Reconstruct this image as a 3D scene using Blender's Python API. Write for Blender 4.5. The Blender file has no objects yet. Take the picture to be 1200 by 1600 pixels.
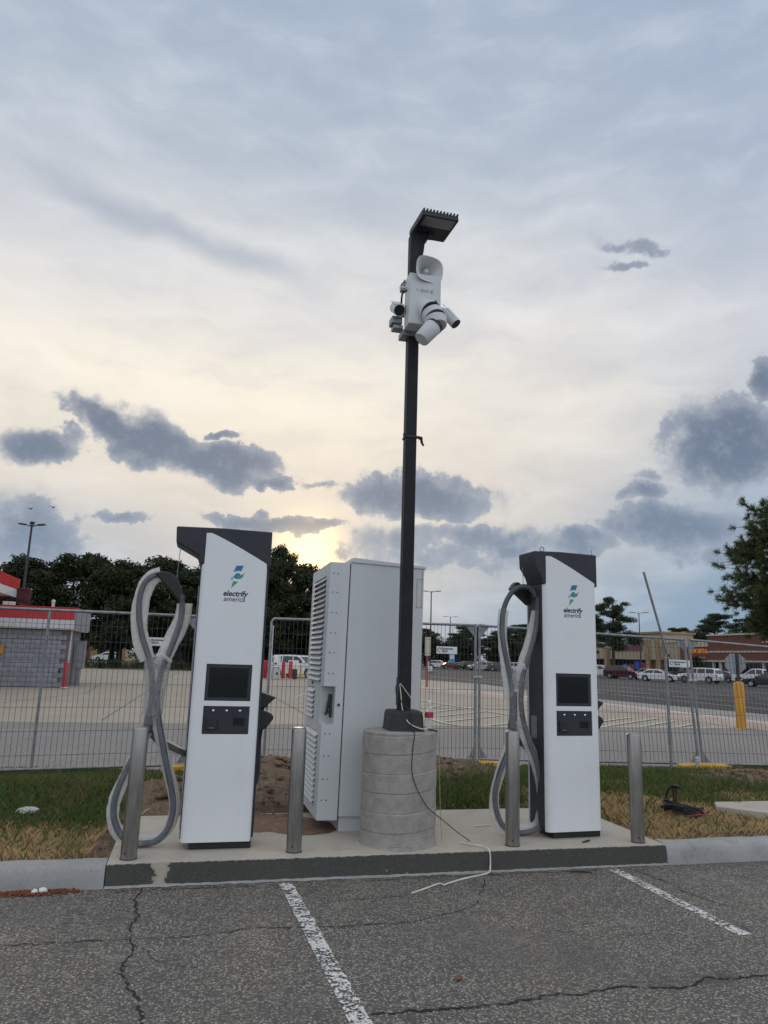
import bpy, bmesh, math, random
import numpy as np
from mathutils import Vector, Matrix

R = math.radians
PI = math.pi
random.seed(7)
SC = bpy.context.scene
COL = SC.collection

# ------------------------------------------------------------------ camera
CAM_H = 1.6
cam_d = bpy.data.cameras.new('camera')
cam = bpy.data.objects.new('camera', cam_d)
COL.objects.link(cam)
SC.camera = cam
cam_d.sensor_fit = 'VERTICAL'
cam_d.sensor_height = 36.0
cam_d.lens = 1140.0 / 1600.0 * 36.0
cam_d.clip_end = 3000
cam_d.clip_start = 0.05
cam.location = (0, 0, CAM_H)
YAW, PITCH, ROLL = R(14), R(11.4), R(1.74)
cam.rotation_mode = 'QUATERNION'
cam.rotation_quaternion = (Matrix.Rotation(-YAW, 4, 'Z') @ Matrix.Rotation(PITCH, 4, 'X')
                           @ Matrix.Rotation(-ROLL, 4, 'Y') @ Matrix.Rotation(PI / 2, 4, 'X')).to_quaternion()

# ------------------------------------------------------------------ sky
SUN_DIR = Vector((0.1402, 0.9801, 0.1403)).normalized()
SUN_AZ = math.atan2(SUN_DIR.x, SUN_DIR.y)
SUN_EL = math.asin(SUN_DIR.z)
world = bpy.data.worlds.new('World')
SC.world = world
world.use_nodes = True
world.cycles.sampling_method = 'NONE'   # broad even sky: sampled by bounce rays alone
NT = world.node_tree
for n in list(NT.nodes):
    NT.nodes.remove(n)


class G:
    """tiny node-graph helper"""
    def __init__(s, nt):
        s.nt = nt

    def n(s, t, **k):
        nd = s.nt.nodes.new(t)
        for a, b in k.items():
            setattr(nd, a, b)
        return nd

    def put(s, sock, v):
        if isinstance(v, bpy.types.NodeSocket):
            s.nt.links.new(v, sock)
        elif v is not None:
            sock.default_value = v

    def m(s, op, a, b=None, c=None, clamp=False):
        nd = s.n('ShaderNodeMath', operation=op, use_clamp=clamp)
        s.put(nd.inputs[0], a)
        s.put(nd.inputs[1], b)
        s.put(nd.inputs[2], c)
        return nd.outputs[0]

    def vm(s, op, a, b=None, out=0):
        nd = s.n('ShaderNodeVectorMath', operation=op)
        s.put(nd.inputs[0], a)
        if b is not None:
            if op == 'SCALE':
                s.put(nd.inputs['Scale'], b)
            else:
                s.put(nd.inputs[1], b)
        return nd.outputs['Value'] if op in ('DOT_PRODUCT', 'LENGTH', 'DISTANCE') else nd.outputs[0]

    def mix(s, f, a, b, blend='MIX'):
        nd = s.n('ShaderNodeMix', data_type='RGBA', blend_type=blend)
        s.put(nd.inputs[0], f)
        s.put(nd.inputs[6], (*a, 1) if isinstance(a, tuple) and len(a) == 3 else a)
        s.put(nd.inputs[7], (*b, 1) if isinstance(b, tuple) and len(b) == 3 else b)
        return nd.outputs[2]

    def noise(s, vec, scale, detail=4, rough=0.5, dist=0.0, dim='3D'):
        nd = s.n('ShaderNodeTexNoise', noise_dimensions=dim)
        s.put(nd.inputs['Vector'], vec)
        nd.inputs['Scale'].default_value = scale
        nd.inputs['Detail'].default_value = detail
        nd.inputs['Roughness'].default_value = rough
        nd.inputs['Distortion'].default_value = dist
        return nd

    def ss(s, x, lo, hi):
        nd = s.n('ShaderNodeMapRange', interpolation_type='SMOOTHSTEP')
        s.put(nd.inputs[0], x)
        nd.inputs[1].default_value = lo
        nd.inputs[2].default_value = hi
        return nd.outputs[0]

    def ramp(s, x, stops, interp='LINEAR'):
        nd = s.n('ShaderNodeValToRGB')
        cr = nd.color_ramp
        cr.interpolation = interp
        while len(cr.elements) < len(stops):
            cr.elements.new(0.5)
        for e, (p, c) in zip(cr.elements, stops):
            e.position = p
            e.color = (*c, 1)
        s.put(nd.inputs[0], x)
        return nd.outputs[0]


g = G(NT)
tc = g.n('ShaderNodeTexCoord')
D = g.vm('NORMALIZE', tc.outputs['Generated'])
sep = g.n('ShaderNodeSeparateXYZ')
g.put(sep.inputs[0], D)
DEG = 180 / PI
az = g.m('MULTIPLY', g.m('ARCTAN2', sep.outputs[0], sep.outputs[1]), DEG)
el = g.m('MULTIPLY', g.m('ARCSINE', sep.outputs[2]), DEG)
pol = g.n('ShaderNodeCombineXYZ')
g.put(pol.inputs[0], az); g.put(pol.inputs[1], el); pol.inputs[2].default_value = 1.0
# two scales of billow displace the cloud outlines
def centred(nz, amp):
    return g.vm('MULTIPLY', g.vm('SUBTRACT', nz.outputs['Color'], (0.5, 0.5, 0.5)), (amp, amp * .8, 0))
w1 = centred(g.noise(D, 13, 2, .5), 3.6)
w2 = centred(g.noise(D, 48, 3, .6), 1.7)
PW = g.vm('ADD', g.vm('ADD', pol.outputs[0], w1), w2)
PS = g.vm('ADD', pol.outputs[0], w1)

# cumulus: (azimuth, elevation, half-width, half-height, tilt) in degrees, density
CLOUDS = [(-12.3, 14.6, 2.99, 1.39, 8.4, 1.0),
          (-7.9, 16.5, 3.82, 1.61, -18.2, 1.0),
          (-4.5, 15.3, 5.42, 2.34, -9.2, 1.1),
          (0.6, 14.5, 5.65, 1.95, -3.5, 1.1),
          (5.1, 13.5, 2.6, 0.59, -6.3, 0.8),
          (0.7, 16.7, 1.4, 0.45, 5.3, 0.8),
          (-12.2, 8.1, 4.21, 3.1, 5.6, 0.8),
          (-5.9, 10.0, 2.05, 0.57, -0.0, 0.6),
          (16.8, 12.7, 7.31, 2.24, -2.4, 1.0),
          (39.7, 16.0, 5.06, 3.69, -11.2, 1.0),
          (42.7, 19.7, 1.48, 1.83, -8.2, 0.9),
          (33.8, 12.7, 2.44, 1.0, -2.8, 0.8),
          (35.9, 10.2, 6.53, 2.09, -5.8, 0.85),
          (29.2, 9.0, 3.31, 1.41, -0.8, 0.8),
          (22.9, 9.3, 6.88, 1.3, -5.1, 0.75),
          (15.6, 9.2, 4.87, 1.58, 1.2, 0.6),
          (6.0, 10.05, 6.84, 0.76, -0.4, 0.95),
          (34.1, 30.3, 3.45, 0.74, -12.4, 0.38),
          (33.5, 28.9, 2.2, 0.57, -7.3, 0.38),
          (19.2, 8.0, 10.11, 1.32, 0.5, 0.5),
          (9.3, 13.2, 1.84, 0.33, 2.6, 0.5),
          (4.9, 10.8, 0.77, 0.53, 3.4, 0.6),
          (34.3, 13.9, 1.4, 0.5, -3.3, 0.5),
          (40.1, 7.8, 6.05, 1.07, -2.2, 0.5),
          (121.1, 7.6, 6.0, 1.5, -6.9, 0.7),
          (-48.0, 25.0, 7.8, 1.6, 0.6, 0.64),
          (103.3, 7.7, 5.1, 2.9, 5.3, 0.9),
          (-80.9, 9.8, 5.5, 2.3, 3.7, 0.93),
          (-58.6, 7.2, 7.0, 2.4, 0.1, 0.59),
          (-172.4, 7.2, 8.7, 2.8, 0.8, 0.65),
          (-50.5, 19.3, 8.4, 2.7, 0.1, 0.71),
          (-137.3, 15.8, 4.8, 1.7, 5.0, 0.52),
          (68.0, 20.7, 5.4, 2.2, -0.5, 0.67),
          (-25.8, 9.9, 6.1, 1.6, 2.1, 0.64),
          (154.6, 23.7, 5.6, 2.2, 6.5, 0.55),
          (72.3, 10.7, 7.8, 2.3, -4.2, 0.67)]
acc = None
for (a0, e0, rw, rh, tl, dens) in CLOUDS:
    ct, st = math.cos(R(tl)), math.sin(R(tl))
    u = (ct / rw, st / rw, -(ct * a0 + st * e0) / rw)
    v = (-st / rh, ct / rh, -(-st * a0 + ct * e0) / rh)
    du = g.vm('DOT_PRODUCT', PW, u)
    dv = g.vm('DOT_PRODUCT', PW, v)
    q = g.m('MULTIPLY_ADD', du, du, g.m('MULTIPLY', dv, dv))
    w = g.m('MULTIPLY', g.m('SUBTRACT', 1.0, q), dens)
    acc = w if acc is None else g.m('MAXIMUM', acc, w)
fine = g.noise(D, 30, 7, .66)
cum = g.m('ADD', acc, g.m('MULTIPLY', g.m('SUBTRACT', fine.outputs[0], .5), 1.5))
soft = g.noise(D, 9, 2, .5)
crisp = g.ss(soft.outputs[0], .30, .54)
hard_e, soft_e = g.ss(cum, .06, .36), g.ss(cum, -.40, .80)
cmask = g.m('ADD', g.m('MULTIPLY', hard_e, g.m('MULTIPLY', crisp, .82)), g.m('MULTIPLY', soft_e, g.m('SUBTRACT', 1.0, g.m('MULTIPLY', crisp, .82))))
core = g.ss(cum, .20, 1.0)
# one long soft trail of darker high cloud
tr_u = g.vm('DOT_PRODUCT', PS, (0.0641, -0.0102, 0.5649))
tr_v = g.vm('DOT_PRODUCT', PS, (0.0979, 0.6173, -18.4757))
trail = g.m('MULTIPLY', g.ss(g.m('ABSOLUTE', tr_v), 1.0, 0.0), g.ss(g.m('ABSOLUTE', tr_u), 1.0, .35))
# thin long bands of high cloud
rot = g.n('ShaderNodeMapping')
g.put(rot.inputs[0], PS)
rot.inputs['Rotation'].default_value = (0, 0, R(22))
rot.inputs['Scale'].default_value = (.035, .14, 1)
band = g.noise(rot.outputs[0], 1.0, 4, .5, .6, '2D')
rot2 = g.n('ShaderNodeMapping')
g.put(rot2.inputs[0], PS)
rot2.inputs['Rotation'].default_value = (0, 0, R(-8))
rot2.inputs['Scale'].default_value = (.10, .34, 1)
mott = g.noise(rot2.outputs[0], 1.2, 6, .55, .1, '2D')
# veil of altostratus, bright and creamy toward the hidden sun, blue-grey away from it
e01 = g.m('DIVIDE', el, 90.0, clamp=True)
zen = (.56, .56, .575)  # zenith made brighter above the frame to add neutral light on the ground
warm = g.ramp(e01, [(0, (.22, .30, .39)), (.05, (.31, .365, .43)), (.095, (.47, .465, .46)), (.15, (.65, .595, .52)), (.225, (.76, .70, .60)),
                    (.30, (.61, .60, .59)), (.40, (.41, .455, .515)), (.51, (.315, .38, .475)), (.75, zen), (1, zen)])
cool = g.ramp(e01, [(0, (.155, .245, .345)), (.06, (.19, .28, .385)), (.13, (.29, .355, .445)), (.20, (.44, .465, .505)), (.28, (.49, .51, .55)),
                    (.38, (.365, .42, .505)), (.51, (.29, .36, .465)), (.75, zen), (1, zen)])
# eastern half of the deck, brightened out of view to light the charger fronts
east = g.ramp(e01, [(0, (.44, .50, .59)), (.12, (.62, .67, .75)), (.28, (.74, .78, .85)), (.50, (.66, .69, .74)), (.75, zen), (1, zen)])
hor = g.vm('NORMALIZE', g.vm('MULTIPLY', D, (1, 1, 0)))
caz = g.vm('DOT_PRODUCT', hor, (math.sin(R(2)), math.cos(R(2)), 0))
wf = g.ss(caz, 0.74, 0.98)
veil = g.mix(wf, cool, warm)
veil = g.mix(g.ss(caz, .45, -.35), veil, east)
veil = g.mix(g.ss(band.outputs[0], .38, .72), veil, g.mix(.16, veil, (.22, .29, .42)))
veil = g.mix(g.ss(mott.outputs[0], .42, .85), veil, g.mix(.13, veil, (.92, .92, .93)))
veil = g.mix(g.ss(mott.outputs[0], .52, .22), veil, g.mix(.14, veil, (.22, .27, .36)))
veil = g.mix(g.m('MULTIPLY', trail, .58), veil, (.30, .345, .42))
cs = g.vm('DOT_PRODUCT', D, tuple(SUN_DIR))
ang = g.m('MULTIPLY', g.m('ARCCOSINE', g.m('MINIMUM', cs, .999999)), DEG)
def glow(sig):
    t = g.m('DIVIDE', ang, sig)
    return g.m('POWER', 2.718, g.m('MULTIPLY', g.m('MULTIPLY', t, t), -1.0))
veil = g.mix(g.m('MULTIPLY', glow(9.0), .30), veil, (.95, .76, .52))
veil = g.mix(g.m('MULTIPLY', glow(2.0), .95), veil, (2.3, 1.55, .70))
# cumulus colour: slate blue bodies, paler thin edges, a little warm rim near the sun
cbase = g.mix(g.ss(el, 4, 18), (.140, .198, .285), (.100, .137, .205))
cvar = g.mix(core, g.mix(.36, cbase, (.46, .49, .55)), cbase)
cvar = g.mix(g.m('MULTIPLY', g.ss(fine.outputs[0], .5, .75), .28), cvar, (.34, .39, .48))
near = g.m('MULTIPLY', glow(3.0), .35)
cvar = g.mix(near, cvar, (.75, .58, .38))
cl = g.m('MULTIPLY', cmask, .92)
skyc = g.mix(cl, veil, cvar)
nish = g.n('ShaderNodeTexSky', sky_type='NISHITA')
nish.sun_disc = False
nish.sun_elevation = SUN_EL
nish.sun_rotation = SUN_AZ
nish.altitude = 20
# the cloud deck hides most of the clear sky; background strength 0.1 expects x10 values
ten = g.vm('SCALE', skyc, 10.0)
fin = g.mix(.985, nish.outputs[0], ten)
# below the horizon the dome simply repeats its horizon tone
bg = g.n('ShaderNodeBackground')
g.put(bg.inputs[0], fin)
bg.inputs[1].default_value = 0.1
wo = g.n('ShaderNodeOutputWorld')
g.put(wo.inputs[0], bg.outputs[0])

sun_d = bpy.data.lights.new('sun', 'SUN')
sun_d.energy = 0.6
sun_d.angle = R(14)
sun_d.color = (1.0, .80, .56)
sun = bpy.data.objects.new('sun', sun_d)
COL.objects.link(sun)
sun.rotation_euler = (-SUN_DIR).to_track_quat('-Z', 'Y').to_euler()
sun.location = (10, 60, 30)

SC.view_settings.view_transform = 'Standard'
SC.view_settings.look = 'None'
SC.view_settings.gamma = 1.0
SC.view_settings.exposure = 0.35
SC.view_settings.use_curve_mapping = False
SC.render.engine = 'CYCLES'
SC.cycles.use_denoising = True
SC.cycles.max_bounces = 6
SC.cycles.transparent_max_bounces = 16

# ------------------------------------------------------------------ helpers
def nonrm(v):
    return v


class MB:
    """mesh builder: collects shapes, build() links them as one object"""
    def __init__(s, M=None):
        s.v, s.f, s.M = [], [], M

    def add(s, vs, fs):
        o = len(s.v)
        if s.M is not None:
            vs = [tuple(s.M @ Vector(p)) for p in vs]
        s.v += [tuple(p) for p in vs]
        s.f += [tuple(i + o for i in f) for f in fs]
        return s

    def box(s, x0, y0, z0, x1, y1, z1):
        vs = [(x, y, z) for x in (x0, x1) for y in (y0, y1) for z in (z0, z1)]
        return s.add(vs, [(0, 1, 3, 2), (4, 6, 7, 5), (0, 4, 5, 1), (2, 3, 7, 6), (0, 2, 6, 4), (1, 5, 7, 3)])

    def bar(s, p, q, w, h, up=(0, 0, 1)):
        p, q = Vector(p), Vector(q)
        t = (q - p).normalized()
        u = t.cross(Vector(up))
        if u.length < 1e-4:
            u = t.cross(Vector((0, 1, 0)))
        u.normalize()
        n = u.cross(t)
        vs = []
        for c in (p, q):
            for a, b in ((-1, -1), (1, -1), (1, 1), (-1, 1)):
                vs.append(c + u * (a * w / 2) + n * (b * h / 2))
        return s.add(vs, [(0, 1, 2, 3), (7, 6, 5, 4), (0, 4, 5, 1), (1, 5, 6, 2), (2, 6, 7, 3), (3, 7, 4, 0)])

    def tube(s, pts, r, n=8, caps=True, flat=None, phase=0.0):
        """r: number or list. flat=(axis, k): cross-section scaled k along the axis"""
        P = [Vector(p) for p in pts]
        m = len(P)
        rr = r if isinstance(r, (list, tuple)) else [r] * m
        vs, fs = [], []
        ref = None
        for i in range(m):
            t = (P[min(i + 1, m - 1)] - P[max(i - 1, 0)])
            t = t.normalized() if t.length > 1e-9 else Vector((0, 0, 1))
            if ref is None:
                ref = t.orthogonal().normalized()
            ref = (ref - t * ref.dot(t))
            ref = ref.normalized() if ref.length > 1e-6 else t.orthogonal().normalized()
            b = t.cross(ref)
            for k in range(n):
                a = 2 * PI * k / n + phase
                d = ref * math.cos(a) * rr[i] + b * math.sin(a) * rr[i]
                if flat:
                    ax = Vector(flat[0])
                    d = d - ax * d.dot(ax) * (1 - flat[1])
                vs.append(P[i] + d)
        for i in range(m - 1):
            for k in range(n):
                a, b = i * n + k, i * n + (k + 1) % n
                fs.append((a, b, b + n, a + n))
        if caps:
            fs.append(tuple(range(n - 1, -1, -1)))
            fs.append(tuple(range((m - 1) * n, m * n)))
        return s.add(vs, fs)

    def cyl(s, p, q, r0, r1=None, n=16, caps=True, phase=0.0):
        return s.tube([p, q], [r0, r0 if r1 is None else r1], n, caps, phase=phase)

    def lathe(s, prof, n=24, centre=(0, 0)):
        vs, fs = [], []
        for r, z in prof:
            for k in range(n):
                a = 2 * PI * k / n
                vs.append((centre[0] + r * math.cos(a), centre[1] + r * math.sin(a), z))
        for i in range(len(prof) - 1):
            for k in range(n):
                a, b = i * n + k, i * n + (k + 1) % n
                fs.append((a, b, b + n, a + n))
        fs.append(tuple(range(n - 1, -1, -1)))
        fs.append(tuple(range((len(prof) - 1) * n, len(prof) * n)))
        return s.add(vs, fs)

    def prism(s, poly, a0, a1, axis='y', taper=None):
        """poly of 2-D points extruded along axis; y: (x,z)  x: (y,z)  z: (x,y)"""
        def pt(p, a):
            return {'y': (p[0], a, p[1]), 'x': (a, p[0], p[1]), 'z': (p[0], p[1], a)}[axis]
        n = len(poly)
        vs = [pt(p, a0) for p in poly] + [pt(p, a1) for p in poly]
        fs = [tuple(range(n)), tuple(range(2 * n - 1, n - 1, -1))]
        for i in range(n):
            j = (i + 1) % n
            fs.append((i, i + n, j + n, j))
        return s.add(vs, fs)

    def build(s, name, mat, parent=None, smooth=False, bevel=0.0, seg=2, loc=None, kind=None, auto=None):
        me = bpy.data.meshes.new(name)
        me.from_pydata(s.v, [], s.f)
        bm = bmesh.new()
        bm.from_mesh(me)
        bmesh.ops.recalc_face_normals(bm, faces=bm.faces)
        bm.to_mesh(me)
        bm.free()
        return finish(name, me, mat, parent, smooth, bevel, seg, loc, kind, auto)


def finish(name, me, mat, parent=None, smooth=False, bevel=0.0, seg=2, loc=None, kind=None, auto=None):
    me.materials.append(mat)
    o = bpy.data.objects.new(name, me)
    COL.objects.link(o)
    if parent is not None:
        o.parent = parent
    if loc is not None:
        o.location = loc
    if smooth or bevel:
        me.polygons.foreach_set('use_smooth', [True] * len(me.polygons))
        me.set_sharp_from_angle(angle=R(auto if auto else 40))
    if bevel:
        md = o.modifiers.new('bevel', 'BEVEL')
        md.width = bevel
        md.segments = seg
        md.limit_method = 'ANGLE'
        md.angle_limit = R(35)
        md.harden_normals = True
    if kind:
        o['kind'] = kind
    return o


def np_mesh(name, V, F):
    """V (n,3) float array, F (m,k) int array with one k"""
    me = bpy.data.meshes.new(name)
    V = np.asarray(V, np.float32)
    F = np.asarray(F, np.int32)
    m, k = F.shape
    me.vertices.add(len(V))
    me.vertices.foreach_set('co', V.ravel())
    me.loops.add(m * k)
    me.loops.foreach_set('vertex_index', F.ravel())
    me.polygons.add(m)
    me.polygons.foreach_set('loop_start', np.arange(0, m * k, k, dtype=np.int32))
    me.update(calc_edges=True)
    return me


def tag(o, label=None, cat=None, group=None, kind=None):
    if label: o['label'] = label
    if cat: o['category'] = cat
    if group: o['group'] = group
    if kind: o['kind'] = kind
    return o


def thing(name, label, cat, loc=(0, 0, 0), rz=0.0, group=None):
    o = bpy.data.objects.new(name, None)
    o.empty_display_size = .2
    COL.objects.link(o)
    o.location = loc
    o.rotation_euler = (0, 0, rz)
    return tag(o, label, cat, group)


def copy_tree(o, parent=None):
    c = o.copy()
    COL.objects.link(c)
    c.parent = parent
    for ch in list(o.children):
        copy_tree(ch, c)
    return c


def spline(pts, n=8):
    P = [Vector(p) for p in pts]
    out = []
    for i in range(len(P) - 1):
        a, b, c, d = P[max(i - 1, 0)], P[i], P[i + 1], P[min(i + 2, len(P) - 1)]
        for k in range(n):
            t = k / n
            out.append(.5 * ((2 * b) + (c - a) * t + (2 * a - 5 * b + 4 * c - d) * t * t + (3 * b - a - 3 * c + d) * t ** 3))
    out.append(P[-1])
    return out


def text_mesh(name, body, size, mat, parent, loc, rot=(PI / 2, 0, 0), shear=0.0, bold=0.0, width=None, align='CENTER', depth=.0008):
    cu = bpy.data.curves.new(name, 'FONT')
    cu.body = body
    cu.size = size
    cu.shear = shear
    cu.offset = bold
    cu.align_x = align
    cu.extrude = depth
    cu.resolution_u = 3
    t = bpy.data.objects.new(name + '_tmp', cu)
    COL.objects.link(t)
    dg = bpy.context.evaluated_depsgraph_get()
    me = bpy.data.meshes.new_from_object(t.evaluated_get(dg))
    bpy.data.objects.remove(t)
    bpy.data.curves.remove(cu)
    me.name = name
    me.materials.clear()
    if width:
        xs = [v.co.x for v in me.vertices]
        k = width / (max(xs) - min(xs))
        for v in me.vertices:
            v.co.x *= k
    o = finish(name, me, mat, parent)
    o.location = loc
    o.rotation_euler = rot
    return o


# ------------------------------------------------------------------ materials
MATS = {}


def mat(name, col, rough=.6, metal=0.0, var=.10, scale=6.0, bump=0.0, bscale=60.0, spec=.5, dirt=None, dscale=2.0, damt=.4,
        stretch=None, trans=0.0, alpha=1.0, emis=None, coat=0.0, rvar=.12):
    m = bpy.data.materials.new(name)
    m.use_nodes = True
    nt = m.node_tree
    b = nt.nodes['Principled BSDF']
    h = G(nt)
    tcn = h.n('ShaderNodeTexCoord')
    vec = tcn.outputs['Object']
    if stretch:
        mp = h.n('ShaderNodeMapping')
        h.put(mp.inputs[0], vec)
        mp.inputs['Scale'].default_value = stretch
        vec = mp.outputs[0]
    nz = h.noise(vec, scale, 6, .6)
    lo = tuple(max(0, c * (1 - var)) for c in col)
    hi = tuple(min(1, c * (1 + var)) for c in col)
    c = h.mix(h.ss(nz.outputs[0], .3, .7), lo, hi)
    if dirt:
        dn = h.noise(vec, dscale, 7, .65, .4)
        c = h.mix(h.m('MULTIPLY', h.ss(dn.outputs[0], .48, .72), damt), c, dirt)
    h.put(b.inputs['Base Color'], c)
    h.put(b.inputs['Roughness'], h.m('MULTIPLY_ADD', nz.outputs[0], rvar, rough - rvar * .5))
    b.inputs['Metallic'].default_value = metal
    b.inputs['Specular IOR Level'].default_value = spec
    b.inputs['Coat Weight'].default_value = coat
    b.inputs['Transmission Weight'].default_value = trans
    b.inputs['Alpha'].default_value = alpha
    if emis:
        b.inputs['Emission Color'].default_value = (*emis[0], 1)
        b.inputs['Emission Strength'].default_value = emis[1]
    if bump:
        bn = h.noise(vec, bscale, 6, .65)
        bp = h.n('ShaderNodeBump')
        bp.inputs['Strength'].default_value = bump
        bp.inputs['Distance'].default_value = .02
        h.put(bp.inputs['Height'], bn.outputs[0])
        h.put(b.inputs['Normal'], bp.outputs[0])
    MATS[name] = m
    return m


mat('white_paint', (.80, .82, .84), .38, var=.02, scale=3, bump=.03, bscale=300, dirt=(.60, .60, .58), dscale=1.3, damt=.15)
mat('cabinet_paint', (.62, .645, .66), .45, var=.03, scale=2, bump=.04, bscale=400, dirt=(.50, .47, .42), dscale=2.0, damt=.22, stretch=(1, 1, .22))
mat('dark_paint', (.034, .038, .047), .45, spec=.35, var=.12, bump=.05, bscale=350)
mat('black_plastic', (.018, .019, .021), .5, var=.2, bump=.05, bscale=120)
mat('black_paint', (.014, .016, .021), .55, spec=.25, var=.15, scale=3, bump=.03, bscale=160, dirt=(.06, .055, .05), dscale=3, damt=.35)
mat('screen_glass', (.010, .014, .018), .08, var=.05, spec=.6, rvar=.03)
mat('bezel', (.03, .034, .04), .35, var=.08)
mat('steel', (.34, .325, .305), .36, metal=1.0, var=.12, scale=4, bump=.05, bscale=30, stretch=(8, 8, 1), dirt=(.26, .22, .19), dscale=3, damt=.5)
mat('galvanised', (.27, .29, .305), .5, metal=.6, var=.22, scale=18, bump=.05, bscale=60, dirt=(.30, .28, .25), dscale=5, damt=.3)
mat('wire', (.075, .078, .078), .55, metal=.5, var=.25, scale=3)
mat('chrome', (.75, .76, .78), .2, metal=1.0, var=.05)
mat('yellow_plastic', (.62, .36, .03), .55, var=.18, scale=5, dirt=(.22, .15, .07), dscale=4, damt=.6)
mat('yellow_paint', (.56, .28, .035), .65, var=.12, scale=3, dirt=(.33, .16, .04), dscale=2, damt=.5)
mat('cable_rubber', (.075, .085, .10), .5, var=.15)
mat('red_paint', (.50, .028, .035), .45, var=.10, scale=2, dirt=(.33, .03, .03), dscale=2, damt=.4)
mat('canopy_red', (.50, .022, .03), .85, var=.08, scale=1, spec=.15)
mat('faded_red', (.40, .045, .06), .6, var=.15, scale=3, dirt=(.30, .12, .11), dscale=4, damt=.5)
mat('trim_white', (.60, .62, .64), .5, var=.05, dirt=(.42, .40, .37), dscale=1.5, damt=.3)
mat('block_grey', (.30, .315, .345), .85, var=.14, scale=6, bump=.6, bscale=26)
mat('block_grey_dark', (.26, .275, .305), .85, var=.16, scale=6, bump=.6, bscale=26)
mat('mortar', (.19, .20, .21), .9, var=.1)
mat('tan_stucco', (.42, .36, .255), .85, var=.07, scale=.6, dirt=(.33, .27, .19), dscale=.35, damt=.35)
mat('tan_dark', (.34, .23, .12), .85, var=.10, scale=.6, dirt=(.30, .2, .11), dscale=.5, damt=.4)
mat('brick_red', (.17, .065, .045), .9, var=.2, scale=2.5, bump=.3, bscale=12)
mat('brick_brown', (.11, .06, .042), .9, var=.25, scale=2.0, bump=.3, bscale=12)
mat('cream_trim', (.55, .50, .42), .8, var=.05, dirt=(.36, .32, .27), dscale=.6, damt=.3)
mat('shop_glass', (.012, .016, .02), .12, var=.2, scale=.4, spec=.6)
mat('dark_metal', (.05, .052, .056), .5, metal=.4, var=.15)
mat('sign_white', (.78, .79, .80), .45, var=.03)
mat('sign_black', (.02, .022, .03), .5, var=.05)
mat('sign_grey', (.30, .32, .34), .45, metal=.6, var=.12, scale=4)
mat('sign_blue', (.03, .12, .48), .5, var=.05)
mat('sign_cyan', (.10, .33, .62), .5, var=.08)
mat('sign_pink', (.22, .04, .10), .5, var=.10, scale=2)
mat('sign_magenta', (.30, .035, .16), .5, var=.2, scale=1.2)
mat('sign_teal', (.02, .24, .26), .5, var=.08)
mat('sign_orange', (.80, .30, .04), .5, var=.06, emis=((1, .35, .05), .12))
mat('logo_blue', (.015, .20, .36), .4, var=.05)
mat('logo_teal', (.02, .27, .30), .4, var=.05)
mat('logo_green', (.06, .36, .16), .4, var=.05)
mat('logo_text', (.012, .016, .03), .4, var=.05)
mat('logo_text_light', (.11, .14, .22), .4, var=.05)
mat('bark', (.055, .042, .032), .95, var=.3, scale=4, bump=.8, bscale=12, stretch=(3, 3, .6))
mat('tyre', (.016, .016, .017), .8, var=.2)
mat('rim', (.42, .43, .45), .35, metal=.8, var=.1)
mat('car_glass', (.010, .013, .016), .07, var=.1, spec=.7, rvar=.02)
mat('head_lamp', (.70, .72, .74), .15, var=.05)
mat('tail_lamp', (.35, .012, .015), .25, var=.05)
mat('roof_tan', (.36, .31, .23), .9, var=.15, scale=2)
mat('paper', (.78, .78, .76), .8, var=.05, bump=.3, bscale=30)
mat('cord_white', (.66, .64, .58), .6, var=.12, scale=20)
mat('cord_black', (.014, .014, .015), .55, var=.1)
mat('string', (.42, .36, .28), .8, var=.1)
mat('mulch', (.20, .07, .03), .95, var=.5, scale=60, bump=.5)
mat('leaf_red', (.20, .075, .04), .8, var=.2)
mat('stone', (.50, .50, .48), .8, var=.15, scale=20, bump=.4)
mat('bottle_label', (.42, .02, .05), .5, var=.1, scale=30)
mat('bird', (.02, .02, .024), .8)
mat('conc_footing', (.35, .335, .305), .9, var=.12, scale=12, bump=.5, bscale=40, dirt=(.235, .22, .195), dscale=5, damt=.55)
for nm, c in dict(car_white=(.70, .72, .73), car_silver=(.38, .40, .42), car_maroon=(.075, .012, .018), car_black=(.014, .015, .018),
                  car_grey=(.11, .12, .13), car_blue=(.10, .17, .30), car_tan=(.48, .46, .40), car_red=(.22, .02, .03)).items():
    mat(nm, c, .28, var=.03, metal=.1, coat=.4)


def custom(name):
    m = bpy.data.materials.new(name)
    m.use_nodes = True
    MATS[name] = m
    return m, G(m.node_tree), m.node_tree.nodes['Principled BSDF']


# old asphalt: stones of many tones bedded in dark binder, stains
m, h, b = custom('asphalt')
tcn = h.n('ShaderNodeTexCoord')
P = tcn.outputs['Object']
def stones(scale):
    vo = h.n('ShaderNodeTexVoronoi', feature='F1')
    h.put(vo.inputs['Vector'], P)
    vo.inputs['Scale'].default_value = scale
    vo.inputs['Randomness'].default_value = 1.0
    return vo
v1 = stones(72)
cellv = h.n('ShaderNodeSeparateColor')
h.put(cellv.inputs[0], v1.outputs['Color'])
stone = h.ramp(cellv.outputs[0], [(0, (.175, .159, .136)), (.35, (.27, .245, .208)), (.7, (.37, .338, .288)), (1, (.53, .485, .42))])
edge = h.ss(v1.outputs['Distance'], .30, .62)
c = h.mix(edge, stone, (.108, .099, .087))
mid = h.noise(P, 34, 4, .7)
c = h.mix(h.ss(mid.outputs[0], .42, .62), c, h.mix(.45, c, (.09, .089, .088)))
big = h.noise(P, .75, 5, .6, .3)
c = h.mix(h.m('MULTIPLY', h.ss(big.outputs[0], .50, .70), .55), c, (.105, .10, .095))
big2 = h.noise(P, 2.6, 5, .65, .2)
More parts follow.
